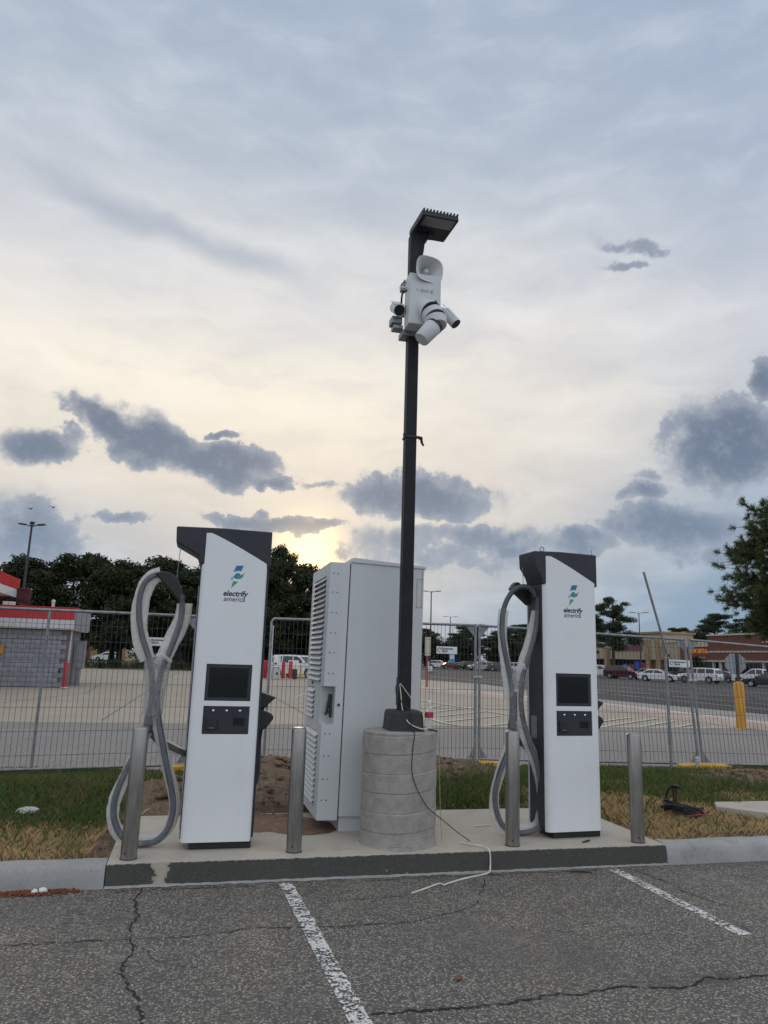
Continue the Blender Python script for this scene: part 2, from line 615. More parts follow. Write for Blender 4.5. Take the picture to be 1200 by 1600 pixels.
c = h.mix(h.m('MULTIPLY', h.ss(big2.outputs[0], .56, .74), .60), c, (.06, .058, .060))
c = h.mix(h.m('MULTIPLY', h.ss(big2.outputs[0], .45, .30), .25), c, (.34, .32, .29))
h.put(b.inputs['Base Color'], c)
b.inputs['Roughness'].default_value = .82
b.inputs['Specular IOR Level'].default_value = .35
bp = h.n('ShaderNodeBump')
bp.inputs['Strength'].default_value = .75
bp.inputs['Distance'].default_value = .006
h.put(bp.inputs['Height'], h.m('ADD', h.m('SUBTRACT', .8, v1.outputs['Distance']), mid.outputs[0]))
h.put(b.inputs['Normal'], bp.outputs[0])


def ground_mat(name, c1, c2, c3, fine=40, bigs=.25, rough=.9, grain=.35):
    m, h, b = custom(name)
    P = h.n('ShaderNodeTexCoord').outputs['Object']
    n1 = h.noise(P, fine, 5, .7)
    n2 = h.noise(P, bigs, 6, .65, .4)
    n3 = h.noise(P, bigs * 5, 6, .65, .2)
    c = h.mix(h.ss(n2.outputs[0], .32, .68), c1, c2)
    c = h.mix(h.m('MULTIPLY', h.ss(n3.outputs[0], .52, .74), .6), c, c3)
    c = h.mix(h.m('MULTIPLY', h.ss(n1.outputs[0], .5, .72), grain), c, h.mix(.6, c, (.03, .03, .03)))
    c = h.mix(h.m('MULTIPLY', h.ss(n1.outputs[0], .5, .28), grain), c, h.mix(.3, c, (.8, .78, .74)))
    h.put(b.inputs['Base Color'], c)
    b.inputs['Roughness'].default_value = rough
    b.inputs['Specular IOR Level'].default_value = .3
    bp = h.n('ShaderNodeBump')
    bp.inputs['Strength'].default_value = .35
    bp.inputs['Distance'].default_value = .01
    h.put(bp.inputs['Height'], n1.outputs[0])
    h.put(b.inputs['Normal'], bp.outputs[0])
    return m


ground_mat('pad_concrete', (.52, .48, .41), (.45, .415, .355), (.34, .29, .235), 55, .8, grain=.25)
ground_mat('kerb_concrete', (.39, .395, .39), (.31, .315, .31), (.20, .195, .185), 40, .9, grain=.3)
ground_mat('kerb_paint', (.088, .088, .080), (.075, .075, .068), (.10, .10, .095), 60, .8, grain=.2)
ground_mat('grey_lane', (.265, .248, .235), (.23, .216, .206), (.19, .176, .167), 14, .22, grain=.5)
ground_mat('tan_concrete', (.42, .37, .30), (.38, .335, .272), (.30, .262, .215), 8, .10, grain=.15)
ground_mat('light_concrete', (.33, .315, .30), (.32, .31, .295), (.26, .25, .24), 10, .15, grain=.3)
ground_mat('far_asphalt', (.062, .064, .068), (.05, .052, .056), (.085, .085, .086), 6, .08, grain=.3)
ground_mat('terrain', (.10, .10, .06), (.08, .085, .045), (.14, .12, .08), 2, .03, grain=.2)
ground_mat('soil', (.17, .115, .075), (.125, .085, .055), (.23, .17, .12), 26, 1.1, grain=.5)
ground_mat('island_soil', (.085, .075, .06), (.065, .06, .045), (.12, .10, .08), 20, 1.1, grain=.4)
ground_mat('dirt_heap', (.20, .125, .078), (.15, .095, .06), (.25, .17, .11), 22, 1.4, grain=.5)
ground_mat('pink_kerb', (.74, .62, .56), (.66, .55, .50), (.40, .28, .24), 12, .7, grain=.15)

# worn road paint: the asphalt shows through where the film has broken off
m, h, b = custom('worn_paint')
P = h.n('ShaderNodeTexCoord').outputs['Object']
vo = h.n('ShaderNodeTexVoronoi', feature='F1')
h.put(vo.inputs['Vector'], P)
vo.inputs['Scale'].default_value = 60
nz = h.noise(P, 22, 6, .75)
nb = h.noise(P, 5, 4, .6)
wear = h.m('ADD', h.m('MULTIPLY', nz.outputs[0], .75), h.m('MULTIPLY', nb.outputs[0], .40))
wear = h.m('SUBTRACT', wear, h.m('MULTIPLY', h.ss(vo.outputs['Distance'], .35, .75), .12))
keep = h.ss(wear, .495, .525)
h.put(b.inputs['Base Color'], h.mix(h.ss(nz.outputs[0], .4, .7), (.60, .60, .58), (.80, .80, .77)))
b.inputs['Roughness'].default_value = .7
tr = h.n('ShaderNodeBsdfTransparent')
mx = h.n('ShaderNodeMixShader')
h.put(mx.inputs[0], keep); h.put(mx.inputs[1], tr.outputs[0]); h.put(mx.inputs[2], b.outputs[0])
h.put(m.node_tree.nodes['Material Output'].inputs[0], mx.outputs[0])

mat('crack', (.022, .021, .020), .95, var=.3, scale=30)
mat('line_paint', (.60, .60, .57), .8, var=.12, scale=4, dirt=(.40, .37, .32), dscale=1.5, damt=.6)

# clear film and water bottle
def film(name, cover, tint, rough=.25):
    m, h, b = custom(name)
    P = h.n('ShaderNodeTexCoord').outputs['Object']
    nz = h.noise(P, 16, 6, .7, 1.2)
    n2 = h.noise(P, 60, 4, .6, .5)
    b.inputs['Base Color'].default_value = (*tint, 1)
    b.inputs['Roughness'].default_value = rough
    b.inputs['Specular IOR Level'].default_value = .6
    bp = h.n('ShaderNodeBump')
    bp.inputs['Strength'].default_value = .9
    bp.inputs['Distance'].default_value = .02
    h.put(bp.inputs['Height'], h.m('ADD', nz.outputs[0], h.m('MULTIPLY', n2.outputs[0], .4)))
    h.put(b.inputs['Normal'], bp.outputs[0])
    tl = h.n('ShaderNodeBsdfTranslucent')
    tl.inputs[0].default_value = (*tint, 1)
    a = h.n('ShaderNodeMixShader')
    a.inputs[0].default_value = .5
    h.put(a.inputs[1], b.outputs[0]); h.put(a.inputs[2], tl.outputs[0])
    tr = h.n('ShaderNodeBsdfTransparent')
    mx = h.n('ShaderNodeMixShader')
    h.put(mx.inputs[0], h.m('ADD', cover - .15, h.m('MULTIPLY', h.ss(nz.outputs[0], .30, .75), .22)))
    h.put(mx.inputs[1], tr.outputs[0]); h.put(mx.inputs[2], a.outputs[0])
    h.put(m.node_tree.nodes['Material Output'].inputs[0], mx.outputs[0])
    return m
film('sleeve_film', .70, (.88, .90, .90))
film('wrap_film', .36, (.66, .67, .68), .15)
film('thin_film', .24, (.80, .82, .84), .15)
film('clear_bottle', .35, (.85, .88, .90), .1)

# foliage: tone varies leaf by leaf
def foliage(name, c1, c2, c3, nscale=.9):
    m, h, b = custom(name)
    geo = h.n('ShaderNodeNewGeometry')
    P = h.n('ShaderNodeTexCoord').outputs['Object']
    nz = h.noise(P, nscale, 3, .6)
    c = h.mix(geo.outputs['Random Per Island'], c1, c2)
    c = h.mix(h.m('MULTIPLY', h.ss(nz.outputs[0], .45, .7), .6), c, c3)
    h.put(b.inputs['Base Color'], c)
    b.inputs['Roughness'].default_value = .6
    b.inputs['Specular IOR Level'].default_value = .3
    tl = h.n('ShaderNodeBsdfTranslucent')
    h.put(tl.inputs[0], c)
    a = h.n('ShaderNodeMixShader')
    a.inputs[0].default_value = .18
    h.put(a.inputs[1], b.outputs[0]); h.put(a.inputs[2], tl.outputs[0])
    h.put(m.node_tree.nodes['Material Output'].inputs[0], a.outputs[0])
    return m
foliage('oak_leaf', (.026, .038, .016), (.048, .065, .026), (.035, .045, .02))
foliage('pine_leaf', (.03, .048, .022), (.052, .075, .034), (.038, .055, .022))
foliage('pine_near', (.05, .085, .032), (.10, .14, .055), (.11, .11, .045), 1.4)
foliage('shrub_leaf', (.05, .08, .025), (.09, .13, .04), (.06, .08, .03))
foliage('grass_green', (.070, .115, .030), (.13, .175, .055), (.22, .185, .08), 2.2)
foliage('grass_dry', (.64, .47, .26), (.46, .31, .15), (.36, .31, .15), 2.0)

# ================================================================== SETTING
PADX0, PADX1, PADY0, PADY1, G0 = -.474, 3.935, 5.72, 7.28, .155


def sheet(name, poly, z, m, parent=None, kind='structure'):
    o = MB().add([(x, y, z) for x, y in poly], [tuple(range(len(poly)))]).build(name, MATS[m], parent)
    if parent is None:
        o['kind'] = kind
    return o


sheet('terrain', [(-900, -300), (900, -300), (900, 1500), (-900, 1500)], -.06, 'terrain')
lot = sheet('parking_lot', [(-14, -12), (18, -12), (18, 5.95), (-14, 5.95)], 0.0, 'asphalt')
sheet('drive_lane', [(-60, 10.2), (24, 10.2), (24, 18.15), (-60, 18.9)], -.012, 'grey_lane')
sheet('concrete_lot', [(-60, 18.0), (16, 17.2), (16, 30), (19, 60), (19, 72), (-60, 72)], -.022, 'tan_concrete')
sheet('concrete_strip', [(15.3, 12), (23.5, 12), (20.8, 27), (19.7, 33.3), (20.6, 46), (21.3, 53.5), (19.2, 61), (13, 61), (13, 12)], -.028, 'light_concrete')
sheet('shopping_lot', [(13, 5), (260, 5), (260, 330), (30, 330), (13, 61)], -.034, 'far_asphalt')
sheet('back_lawn', [(-90, 71), (13, 71), (24, 130), (24, 330), (-90, 330)], -.040, 'terrain')
# kerb painted faces use real steps
def kerb_run(name, x0, x1, seed, m='kerb_concrete'):
    rnd = random.Random(seed)
    prof = [(5.70, -.03), (5.705, .06), (5.715, .115), (5.735, .143), (5.765, .156), (5.88, .158), (5.895, .150), (5.90, -.03)]
    mb = MB()
    nx = max(2, int((x1 - x0) / .12))
    vs, fs = [], []
    for i in range(nx + 1):
        x = x0 + (x1 - x0) * i / nx
        dy, dz = rnd.uniform(-.004, .004), rnd.uniform(-.004, .003)
        for k, (y, z) in enumerate(prof):
            vs.append((x, y + dy + rnd.uniform(-.002, .002), z + (dz if z > 0 else 0)))
    n = len(prof)
    for i in range(nx):
        for k in range(n - 1):
            a = i * n + k
            fs.append((a, a + n, a + n + 1, a + 1))
    fs.append(tuple(range(n)))
    fs.append(tuple(range(nx * n, nx * n + n)))
    mb.add(vs, fs)
    o = mb.build(name, MATS[m], smooth=True, auto=60)
    o['kind'] = 'structure'
    return o


kerb_run('kerb', -14, PADX0 - .006, 1)
kerb_run('kerb', PADX1 + .006, 8.6, 2)
kerb_run('kerb', 8.61, 18, 3)

# equipment pad: slab with broom finish, painted front and a bare drip
pad = MB().box(PADX0, PADY0 + .006, -.05, PADX1, PADY1, G0).build('equipment_pad', MATS['pad_concrete'], bevel=.004)
pad['kind'] = 'structure'
rnd = random.Random(5)
NX = 110
vs, fs = [], []
CX_, CZ_ = 300, 10
for i in range(CX_ + 1):
    x = PADX0 + (PADX1 - PADX0) * i / CX_
    lo, hi = .004 + rnd.uniform(0, .012), G0 - .003 - rnd.uniform(0, .007)
    for k in range(CZ_ + 1):
        vs.append((x, PADY0 + rnd.uniform(-.0008, .0008), lo + (hi - lo) * k / CZ_))
for i in range(CX_):
    for k in range(CZ_):
        a = i * (CZ_ + 1) + k
        x, z = vs[a][0], vs[a][2]
        if abs(x + .115 + .008 * math.sin(z * 55)) < .042 + .022 * (z / .15) ** 2 + rnd.uniform(-.008, .008):
            continue
        if abs(x - 1.62) < .12 and rnd.random() < .02:
            continue
        fs.append((a, a + CZ_ + 1, a + CZ_ + 2, a + 1))
MB().add(vs, fs).build('painted_face', MATS['kerb_paint'], pad)
# ragged concrete fillet where slab meets asphalt
vs, fs = [], []
for i in range(NX + 1):
    x = PADX0 + (PADX1 - PADX0) * i / NX
    vs += [(x, PADY0 - .018 - rnd.uniform(0, .025), .003), (x, PADY0 - .001, .009 + rnd.uniform(0, .006))]
for i in range(NX):
    fs.append((2 * i, 2 * i + 2, 2 * i + 3, 2 * i + 1))
MB().add(vs, fs).build('mortar_fillet', MATS['kerb_concrete'], pad)

# bay stripes and cracks on the asphalt
def stripe(x0, x1, ya, yb, w, z=.004):
    vs, fs = [], []
    n = 60
    rr = random.Random(int(x0 * 100))
    for i in range(n + 1):
        t = i / n
        x = x0 + (x1 - x0) * t
        y = ya + (yb - ya) * t
        vs += [(x - w / 2 + rr.uniform(-.005, .005), y, z), (x + w / 2 + rr.uniform(-.005, .005), y, z)]
    for i in range(n):
        fs.append((2 * i, 2 * i + 1, 2 * i + 3, 2 * i + 2))
    return MB().add(vs, fs).build('bay_stripe', MATS['worn_paint'], lot)


stripe(.765, .87, 5.66, 3.1, .098)
stripe(.87, 1.02, 3.1, -1, .098)
stripe(3.39, 3.42, 5.63, 4.20, .095)
stripe(3.42, 3.5, 3.9, -1, .075)
stripe(-1.9, -1.85, 5.63, -1, .1)


def crack(pts, w, seed, z=.0042):
    rr = random.Random(seed)
    P = spline([(x, y, 0) for x, y in pts], 14)
    vs, fs = [], []
    jx = jy = 0
    for i, p in enumerate(P):
        t = (P[min(i + 1, len(P) - 1)] - P[max(i - 1, 0)]).normalized()
        nrm = Vector((-t.y, t.x, 0))
        jx = jx * .7 + rr.uniform(-1, 1) * .012
        ww = w * (rr.uniform(.25, 1.3) if rr.random() > .08 else .12)
        c = p + nrm * jx
        vs += [(c.x - nrm.x * ww / 2, c.y - nrm.y * ww / 2, z), (c.x + nrm.x * ww / 2, c.y + nrm.y * ww / 2, z)]
    for i in range(len(P) - 1):
        fs.append((2 * i, 2 * i + 1, 2 * i + 3, 2 * i + 2))
    return MB().add(vs, fs).build('crack', MATS['crack'], lot)


crack([(-.21, 5.70), (-.24, 5.39), (-.22, 5.14), (-.23, 4.82), (-.19, 4.62), (-.23, 4.4), (-.23, 4.25), (-.17, 4.09), (-.12, 3.91), (-.1, 3.72), (-.12, 3.3), (-.05, 2.8)], .013, 1)
crack([(.91, 3.62), (1.12, 3.61), (1.35, 3.61), (1.62, 3.63), (1.8, 3.66), (1.97, 3.65), (2.25, 3.67), (2.58, 3.62), (2.75, 3.68), (2.9, 3.66), (3.13, 3.68), (3.6, 3.72)], .018, 2)
crack([(-1.6, 4.7), (-.9, 4.74), (-.64, 4.74), (-.27, 4.74), (.12, 4.73), (.48, 4.79), (.79, 4.77), (1.14, 4.74), (1.43, 4.75)], .010, 3)
crack([(1.43, 4.75), (1.72, 4.86), (1.98, 5.02), (2.09, 5.24), (2.26, 5.52)], .008, 4)
crack([(3.55, 5.6), (3.62, 5.3), (3.6, 5.0), (3.7, 4.7)], .011, 5)
crack([(.95, 5.2), (1.5, 5.23), (1.9, 5.3)], .006, 6)
crack([(-.2, 4.72), (-.05, 4.4), (.15, 4.25)], .005, 7)
crack([(2.0, 4.55), (2.25, 4.45), (2.5, 4.35), (2.85, 4.3)], .005, 8)
crack([(1.3, 5.62), (1.9, 5.64), (2.6, 5.645), (3.3, 5.63)], .009, 9)
crack([(-.4, 5.62), (.1, 5.64), (.7, 5.63)], .008, 10)

# lawn ground with dirt heaps, as a height field
def heap(x, y, cx, cy, rx, ry, hh):
    return hh * np.exp(-(((x - cx) / rx) ** 2 + ((y - cy) / ry) ** 2))


def lawn_h(x, y):
    z = .135 + .018 * np.sin(x * 1.7 + y) + .014 * np.sin(y * 2.3 - x * .9)
    z = z + heap(x, y, .95, 8.9, .62, 1.1, .30) + heap(x, y, .75, 7.7, .40, .5, .07)
    z = z + heap(x, y, 3.1, 9.6, 1.3, .7, .24)
    z = z + heap(x, y, 7.6, 8.5, 1.1, .8, .11) + heap(x, y, -.15, 8.3, .35, .45, .12)
    z = z + heap(x, y, -1.8, 8.6, 1.3, .5, .07)
    z = z - .05 * np.clip((y - 9.2) / .6, 0, 1)
    # falls away to the drive lane behind the fence
    t = np.clip((y - 10.35) / .35, 0, 1)
    z = z * (1 - t) + -.03 * t
    # stays below the slab it meets
    near = (x > PADX0 - .1) & (x < PADX1 + .1) & (y < PADY1 + .12)
    z = np.where(near, np.minimum(z, .10), z)
    z = np.where(y < 5.96, .118, z)
    return z


def bare(x, y):
    """1 where soil is bare"""
    d = np.zeros_like(x)
    for cx, cy, rx, ry in ((.95, 8.9, .75, 1.6), (.75, 7.5, .7, .8), (3.1, 9.9, 1.55, 1.15), (7.8, 8.7, 1.6, .85), (-.15, 8.1, .5, .85), (-.2, 7.4, .35, .4),
                           (-.55, 6.5, .10, 1.0), (2.2, 7.6, .35, .3)):
        d = np.maximum(d, 1.35 - ((x - cx) / rx) ** 2 - ((y - cy) / ry) ** 2)
    return d


rs = np.random.RandomState(3)
gx, gy = np.arange(-9, 13.001, .05), np.arange(5.89, 10.76, .045)
XX, YY = np.meshgrid(gx, gy)
ZZ = lawn_h(XX, YY)
lump = rs.normal(0, 1, XX.shape)
for _ in range(2):
    lump = (lump + np.roll(lump, 1, 0) + np.roll(lump, 1, 1) + np.roll(lump, -1, 0) + np.roll(lump, -1, 1)) / 5
ZZ = ZZ + lump * np.where(bare(XX, YY) > 0, .045, .010) * (YY < 10.4) * (YY > 6)
ny, nx = XX.shape
V = np.stack([XX, YY, ZZ], -1).reshape(-1, 3)
idx = np.arange(ny * nx).reshape(ny, nx)
F = np.stack([idx[:-1, :-1], idx[:-1, 1:], idx[1:, 1:], idx[1:, :-1]], -1).reshape(-1, 4)
fx, fy = V[F].mean(1)[:, 0], V[F].mean(1)[:, 1]
hide = (fx > PADX0 + .05) & (fx < PADX1 - .05) & (fy < PADY1 - .08)
F = F[~hide]
lawn = finish('lawn_soil', np_mesh('lawn_soil', V, F), MATS['soil'], smooth=True, auto=180)
lawn['kind'] = 'structure'


def blades(name, label, pts, hmin, hmax, lean, wid, m, seed):
    rs = np.random.RandomState(seed)
    n = len(pts)
    a = rs.uniform(0, 2 * PI, n)
    hgt = rs.uniform(hmin, hmax, n) * np.clip(1.45 - .22 * (pts[:, 1] - 6.5) , .45, 1.0)
    ln = rs.uniform(.1, 1, n) * lean * hgt
    b = rs.uniform(0, 2 * PI, n)
    dx, dy = np.cos(a) * wid * .5, np.sin(a) * wid * .5
    ox, oy = np.cos(b) * ln, np.sin(b) * ln
    x, y, z = pts.T
    V = np.stack([np.stack([x - dx, y - dy, z - .01], -1), np.stack([x + dx, y + dy, z - .01], -1),
                  np.stack([x + ox * .4 + dx * .7, y + oy * .4 + dy * .7, z + hgt * .6], -1),
                  np.stack([x + ox, y + oy, z + hgt], -1)], 1).reshape(-1, 3)
    i = np.arange(n)[:, None] * 4
    F = i + np.array([[0, 1, 2, 3]])
    o = finish(name, np_mesh(name, V, F), MATS[m])
    tag(o, label, 'grass', kind='stuff')
    return o


def dry_mask(x, y):
    w = .35 * np.sin(x * 1.9) + .25 * np.sin(x * 4.3 + y * 3)
    left = (x < .2) & (y < 7.25 + .6 * w)
    right = (x > 3.5) & (y < 7.9 + 1.2 * w - .25 * (x - 4))
    patch = (x > 3.5) & (np.sin(x * 3.1 + 1) * np.sin(y * 2.7) > .55) & (y < 8.8)
    return left | right | patch


def scatter(n, seed):
    rs = np.random.RandomState(seed)
    x = rs.uniform(-5.5, 11, n)
    y = rs.uniform(5.92, 10.55, n)
    onpad = (x > PADX0 - .02) & (x < PADX1 + .02) & (y < PADY1 + .02)
    onslab = (x > 5.45 + .5 * (y - 6.9) * (y < 6.9) * -1) & (x < 9) & (y > 6.25) & (y < 7.22) & ((x - 5.4) > (6.95 - y) * .55)
    ok = ~onpad & ~onslab & (bare(x, y) + rs.normal(0, .35, n) < .35)
    x, y = x[ok], y[ok]
    return np.stack([x, y, lawn_h(x, y)], -1)


pts = scatter(270000, 11)
dm = dry_mask(pts[:, 0] + rs.normal(0, .12, len(pts)), pts[:, 1] + rs.normal(0, .16, len(pts)))
mixr = rs.uniform(0, 1, len(pts))
dry = (dm & (mixr < .93)) | (~dm & (mixr < .10))
blades('green_grass', 'uneven green grass around the dirt heaps in front of the mesh fence', pts[~dry], .045, .12, .9, .006, 'grass_green', 1)
blades('dry_grass', 'straw coloured dead grass along the kerb beside the pad', pts[dry], .025, .07, 1.5, .0055, 'grass_dry', 2)

# soil clods
def clod_mesh(seed):
    rr = random.Random(seed)
    bm = bmesh.new()
    bmesh.ops.create_icosphere(bm, subdivisions=2, radius=1)
    for v in bm.verts:
        v.co *= rr.uniform(.78, 1.15)
        v.co.z *= .62
    me = bpy.data.meshes.new('clod')
    bm.to_mesh(me)
    bm.free()
    me.materials.append(MATS['dirt_heap'])
    return me


cl = [clod_mesh(i) for i in range(4)]
rr = random.Random(9)
V, F, off = [], [], 0
spots = []
for (cx, cy, sx, sy, n, smax) in ((-.12, 8.2, .26, .45, 46, .075), (.95, 8.7, .5, 1.0, 150, .045), (.85, 7.3, .35, .35, 60, .025), (3.1, 9.4, 1.1, .6, 130, .04),
                                  (7.6, 8.7, 1.1, .6, 150, .06), (-.55, 6.5, .05, .5, 40, .02), (.75, 6.9, .35, .35, 60, .014), (5.2, 9.6, 1.2, .35, 25, .03)):
    for _ in range(n):
        spots.append((rr.gauss(cx, sx * .6), rr.gauss(cy, sy * .6), smax * rr.uniform(.2, 1) ** 1.6))
for (x, y, s) in spots:
    me = rr.choice(cl)
    co = np.array([v.co[:] for v in me.vertices])
    a = rr.uniform(0, 6.28)
    ca, sa = math.cos(a), math.sin(a)
    co = np.stack([co[:, 0] * ca - co[:, 1] * sa, co[:, 0] * sa + co[:, 1] * ca, co[:, 2]], -1) * s
    onp = PADX0 < x < PADX1 and y < PADY1
    z = G0 if onp else float(lawn_h(np.array(x), np.array(y)))
    co += np.array([x, y, z + s * .25])
    V.append(co)
    F.append(np.array([p.vertices[:] for p in me.polygons]) + off)
    off += len(co)
clods = finish('soil_clods', np_mesh('soil_clods', np.concatenate(V), np.concatenate(F)), MATS['dirt_heap'])
tag(clods, 'loose brown soil clods and crumbs strewn over the dug dirt', 'soil', kind='stuff')
for me in cl:
    bpy.data.meshes.remove(me)
# a fan of spilled soil on the pad behind the second bollard
vs, fs = [(0.80, 7.0, G0 + .012)], []
rr = random.Random(3)
for k in range(28):
    a = 2 * PI * k / 28
    r_ = rr.uniform(.75, 1.1)
    x, y = .70 + math.cos(a) * .42 * r_, 6.95 + math.sin(a) * .40 * r_
    vs.append((x + (.35 * max(0, math.cos(a + .6)) ** 4), y - .25 * max(0, math.cos(a + .9)) ** 4, G0 + .002))
for k in range(28):
    fs.append((0, 1 + k, 1 + (k + 1) % 28))
sp = MB().add(vs, fs).build('soil_spill', MATS['dirt_heap'])
tag(sp, 'fan of brown soil spilled onto the pad beside the white cabinet', 'soil', kind='stuff')

# bare concrete slab set in the grass
sl = MB().prism([(5.46, 7.02), (5.62, 7.26), (9.2, 7.22), (9.2, 6.2), (6.35, 6.18), (5.75, 6.72)], .08, .185, 'z').build('concrete_slab', MATS['pad_concrete'], bevel=.01)
sl['kind'] = 'structure'

# ================================================================== CHARGERS
def panel_holes(mb, xs, zs, holes, top, y0, y1, yfun):
    """front skin on a grid with rectangular holes, walls round outline and holes. top(x) caps the height, yfun(x) front depth"""
    nx, nz = len(xs), len(zs)
    def zz(i, k):
        t = top(xs[i])
        if k == nz - 1: return t
        return min(zs[k], t - (nz - 1 - k) * .01)
    vs = [(xs[i], yfun(xs[i]), zz(i, k)) for i in range(nx) for k in range(nz)]
    nb = len(vs)
    vs += [(xs[i], y1, zz(i, k)) for i in range(nx) for k in range(nz)]
    cell = {}
    for i in range(nx - 1):
        for k in range(nz - 1):
            cx, cz = (xs[i] + xs[i + 1]) / 2, (zs[k] + zs[k + 1]) / 2
            cell[i, k] = not any(a < cx < b and c < cz < d for a, b, c, d in holes)
    fs = []
    I = lambda i, k: i * nz + k
    for (i, k), ok in cell.items():
        if not ok: continue
        fs.append((I(i, k), I(i + 1, k), I(i + 1, k + 1), I(i, k + 1)))
        fs.append(tuple(nb + q for q in (I(i, k), I(i, k + 1), I(i + 1, k + 1), I(i + 1, k))))
        for (di, dk, a, b_) in ((-1, 0, I(i, k), I(i, k + 1)), (1, 0, I(i + 1, k), I(i + 1, k + 1)), (0, -1, I(i, k), I(i + 1, k)), (0, 1, I(i, k + 1), I(i + 1, k + 1))):
            if not cell.get((i + di, k + dk), False):
                fs.append((a, b_, b_ + nb, a + nb))
    mb.add(vs, fs)
    return mb


def charger(label, loc, rz, ring, ov=.485):
    t = thing('ev_charger', label, 'EV charger', loc, rz, 'electric vehicle chargers on the pad')
    # plinth
    MB().box(-.20, .035, 0, .262, .36, .085).build('plinth', MATS['black_plastic'], t, bevel=.006)
    # dark carcass
    MB().box(-.272, .056, .072, .278, .305, 2.3).build('carcass', MATS['dark_paint'], t, bevel=.006)
    # hood with the cable overhang to the left
    hood = MB().prism([(-ov, 2.445), (-ov + .007, 2.315), (-.30, 2.222), (-.277, 2.15), (.283, 2.15), (.283, 2.450), (-.10, 2.455)], .012, .312).build('hood', MATS['dark_paint'], t, bevel=.012)
    # white front skin
    top = lambda x: 2.405 if x < -.205 else 2.405 - .232 * ((x + .205) / .467) ** 1.12
    yf = lambda x: .045 if x < -.262 else (.030 if x < -.256 else (.014 if x < -.243 else (.004 if x < -.222 else (0.0 if x < .245 else (.006 if x < .252 else .020)))))
    xs = [-.265, -.260, -.250, -.232, -.205, -.168, -.12, -.06, 0, .06, .12, .186, .215, .240, .2495, .256]
    zs = [.055, .30, .60, .838, 1.048, 1.088, 1.368, 1.7, 2.0, 2.12, 2.5]
    H = [(-.168, .186, .838, 1.048), (-.168, .186, 1.088, 1.368)]
    sk = panel_holes(MB(), xs, zs, H, top, 0, .056, yf).build('front_panel', MATS['white_paint'], t, bevel=.003)
    # screen
    sc = MB().box(-.1665, .010, 1.0895, .1845, .05, 1.3665).build('screen', MATS['bezel'], t, bevel=.004)
    MB().box(-.142, .0085, 1.114, .160, .0099, 1.342).build('display_glass', MATS['screen_glass'], sc)
    # payment panel
    pp = MB().box(-.1665, .004, .8395, .1845, .05, 1.0465).build('payment_panel', MATS['dark_paint'], t, bevel=.003)
    for x in (-.092, .010, .112):
        MB().tube([(x, .0035, 1.014), (x, -.004, 1.014), (x, -.0065, 1.014)], [.0095, .0095, .006], 14).build('button', MATS['chrome'], pp, smooth=True)
    cr = MB().prism([(-.142, .872), (-.142, .965), (-.052, .965), (-.052, .872)], -.012, .0035).build('card_reader', MATS['black_plastic'], pp, bevel=.006)
    MB().box(-.115, -.014, .884, -.080, -.0125, .888).build('card_slot', MATS['chrome'], cr)
    MB().box(.066, -.0005, .905, .152, .0035, .965).build('keypad_window', MATS['screen_glass'], pp, bevel=.002)
    # emblem: split bolt with a round bite
    zl, k = 1.972, 1.0
    def flat(name, poly, m, y=-.0022, par=sk):
        return MB().prism(poly, y, -.0004).build(name, MATS[m], par)
    flat('emblem_upper', [(-.012, 2.100), (.008, 2.152), (.066, 2.156), (.046, 2.108), (.030, 2.112), (.012, 2.110)], 'logo_blue')
    ring_pts = []
    cx, cz, r0, r1 = .024, 2.068, .020, .036
    arc = [R(a) for a in range(200, 366, 11)]
    sw = [(cx + r1 * math.cos(a) * 1.15, cz + r1 * math.sin(a) * .72 + .004) for a in arc]
    sw2 = [(cx + r0 * math.cos(a) * 1.2, cz + r0 * math.sin(a) * .55 + .008) for a in reversed(arc)]
    flat('emblem_swoosh', sw + [(.078, 2.094)] + sw2, 'logo_teal')
    flat('emblem_bar', [(-.004, 2.066), (.006, 2.086), (.022, 2.094), (.040, 2.088), (.046, 2.072), (.020, 2.066)], 'logo_teal')
    flat('emblem_tick', [(-.028, 2.036), (-.022, 2.060), (-.012, 2.046)], 'logo_teal')
    flat('emblem_lower', [(-.010, 2.026), (.028, 2.024), (-.024, 1.968)], 'logo_green')
    text_mesh('brand_word', 'electrify', .062, MATS['logo_text'], sk, (.012, -.0006, 1.906), shear=.2, bold=.0016, width=.196)
    text_mesh('brand_word', 'america', .056, MATS['logo_text_light'], sk, (.008, -.0006, 1.864), shear=.2, bold=.0006, width=.170)
    # access plate and seam on the left flank
    MB().box(-.2755, .16, .80, -.2725, .26, .99).build('access_plate', MATS['galvanised'], t, bevel=.002)
    MB().box(-.279, .298, .09, -.2725, .312, 2.0).build('edge_trim', MATS['trim_white'], t)
    # two holstered plugs on the right flank
    for z in (1.06, .93):
        hp = MB().prism([(.272, z + .10), (.315, z + .085), (.405, z + .055), (.345, z + .0), (.335, z - .025), (.272, z - .04)] if z > 1 else
                        [(.272, z + .09), (.335, z + .075), (.375, z + .055), (.392, z + .035), (.388, z + .01), (.335, z - .06), (.272, z - .085)], .13, .23).build('plug', MATS['black_plastic'], t, bevel=.012)
        MB().cyl((.30, .18, z - .03), (.29, .20, z - .20), .020, .016, 10).build('plug_tail', MATS['black_plastic'], hp, smooth=True)
    pts = spline([(.285, .20, .86), (.30, .22, .70), (.305, .22, .55), (.295, .24, .45), (.275, .26, .42)], 6)
    MB().tube(pts, .016, 8).build('right_cable', MATS['cable_rubber'], t, smooth=True)
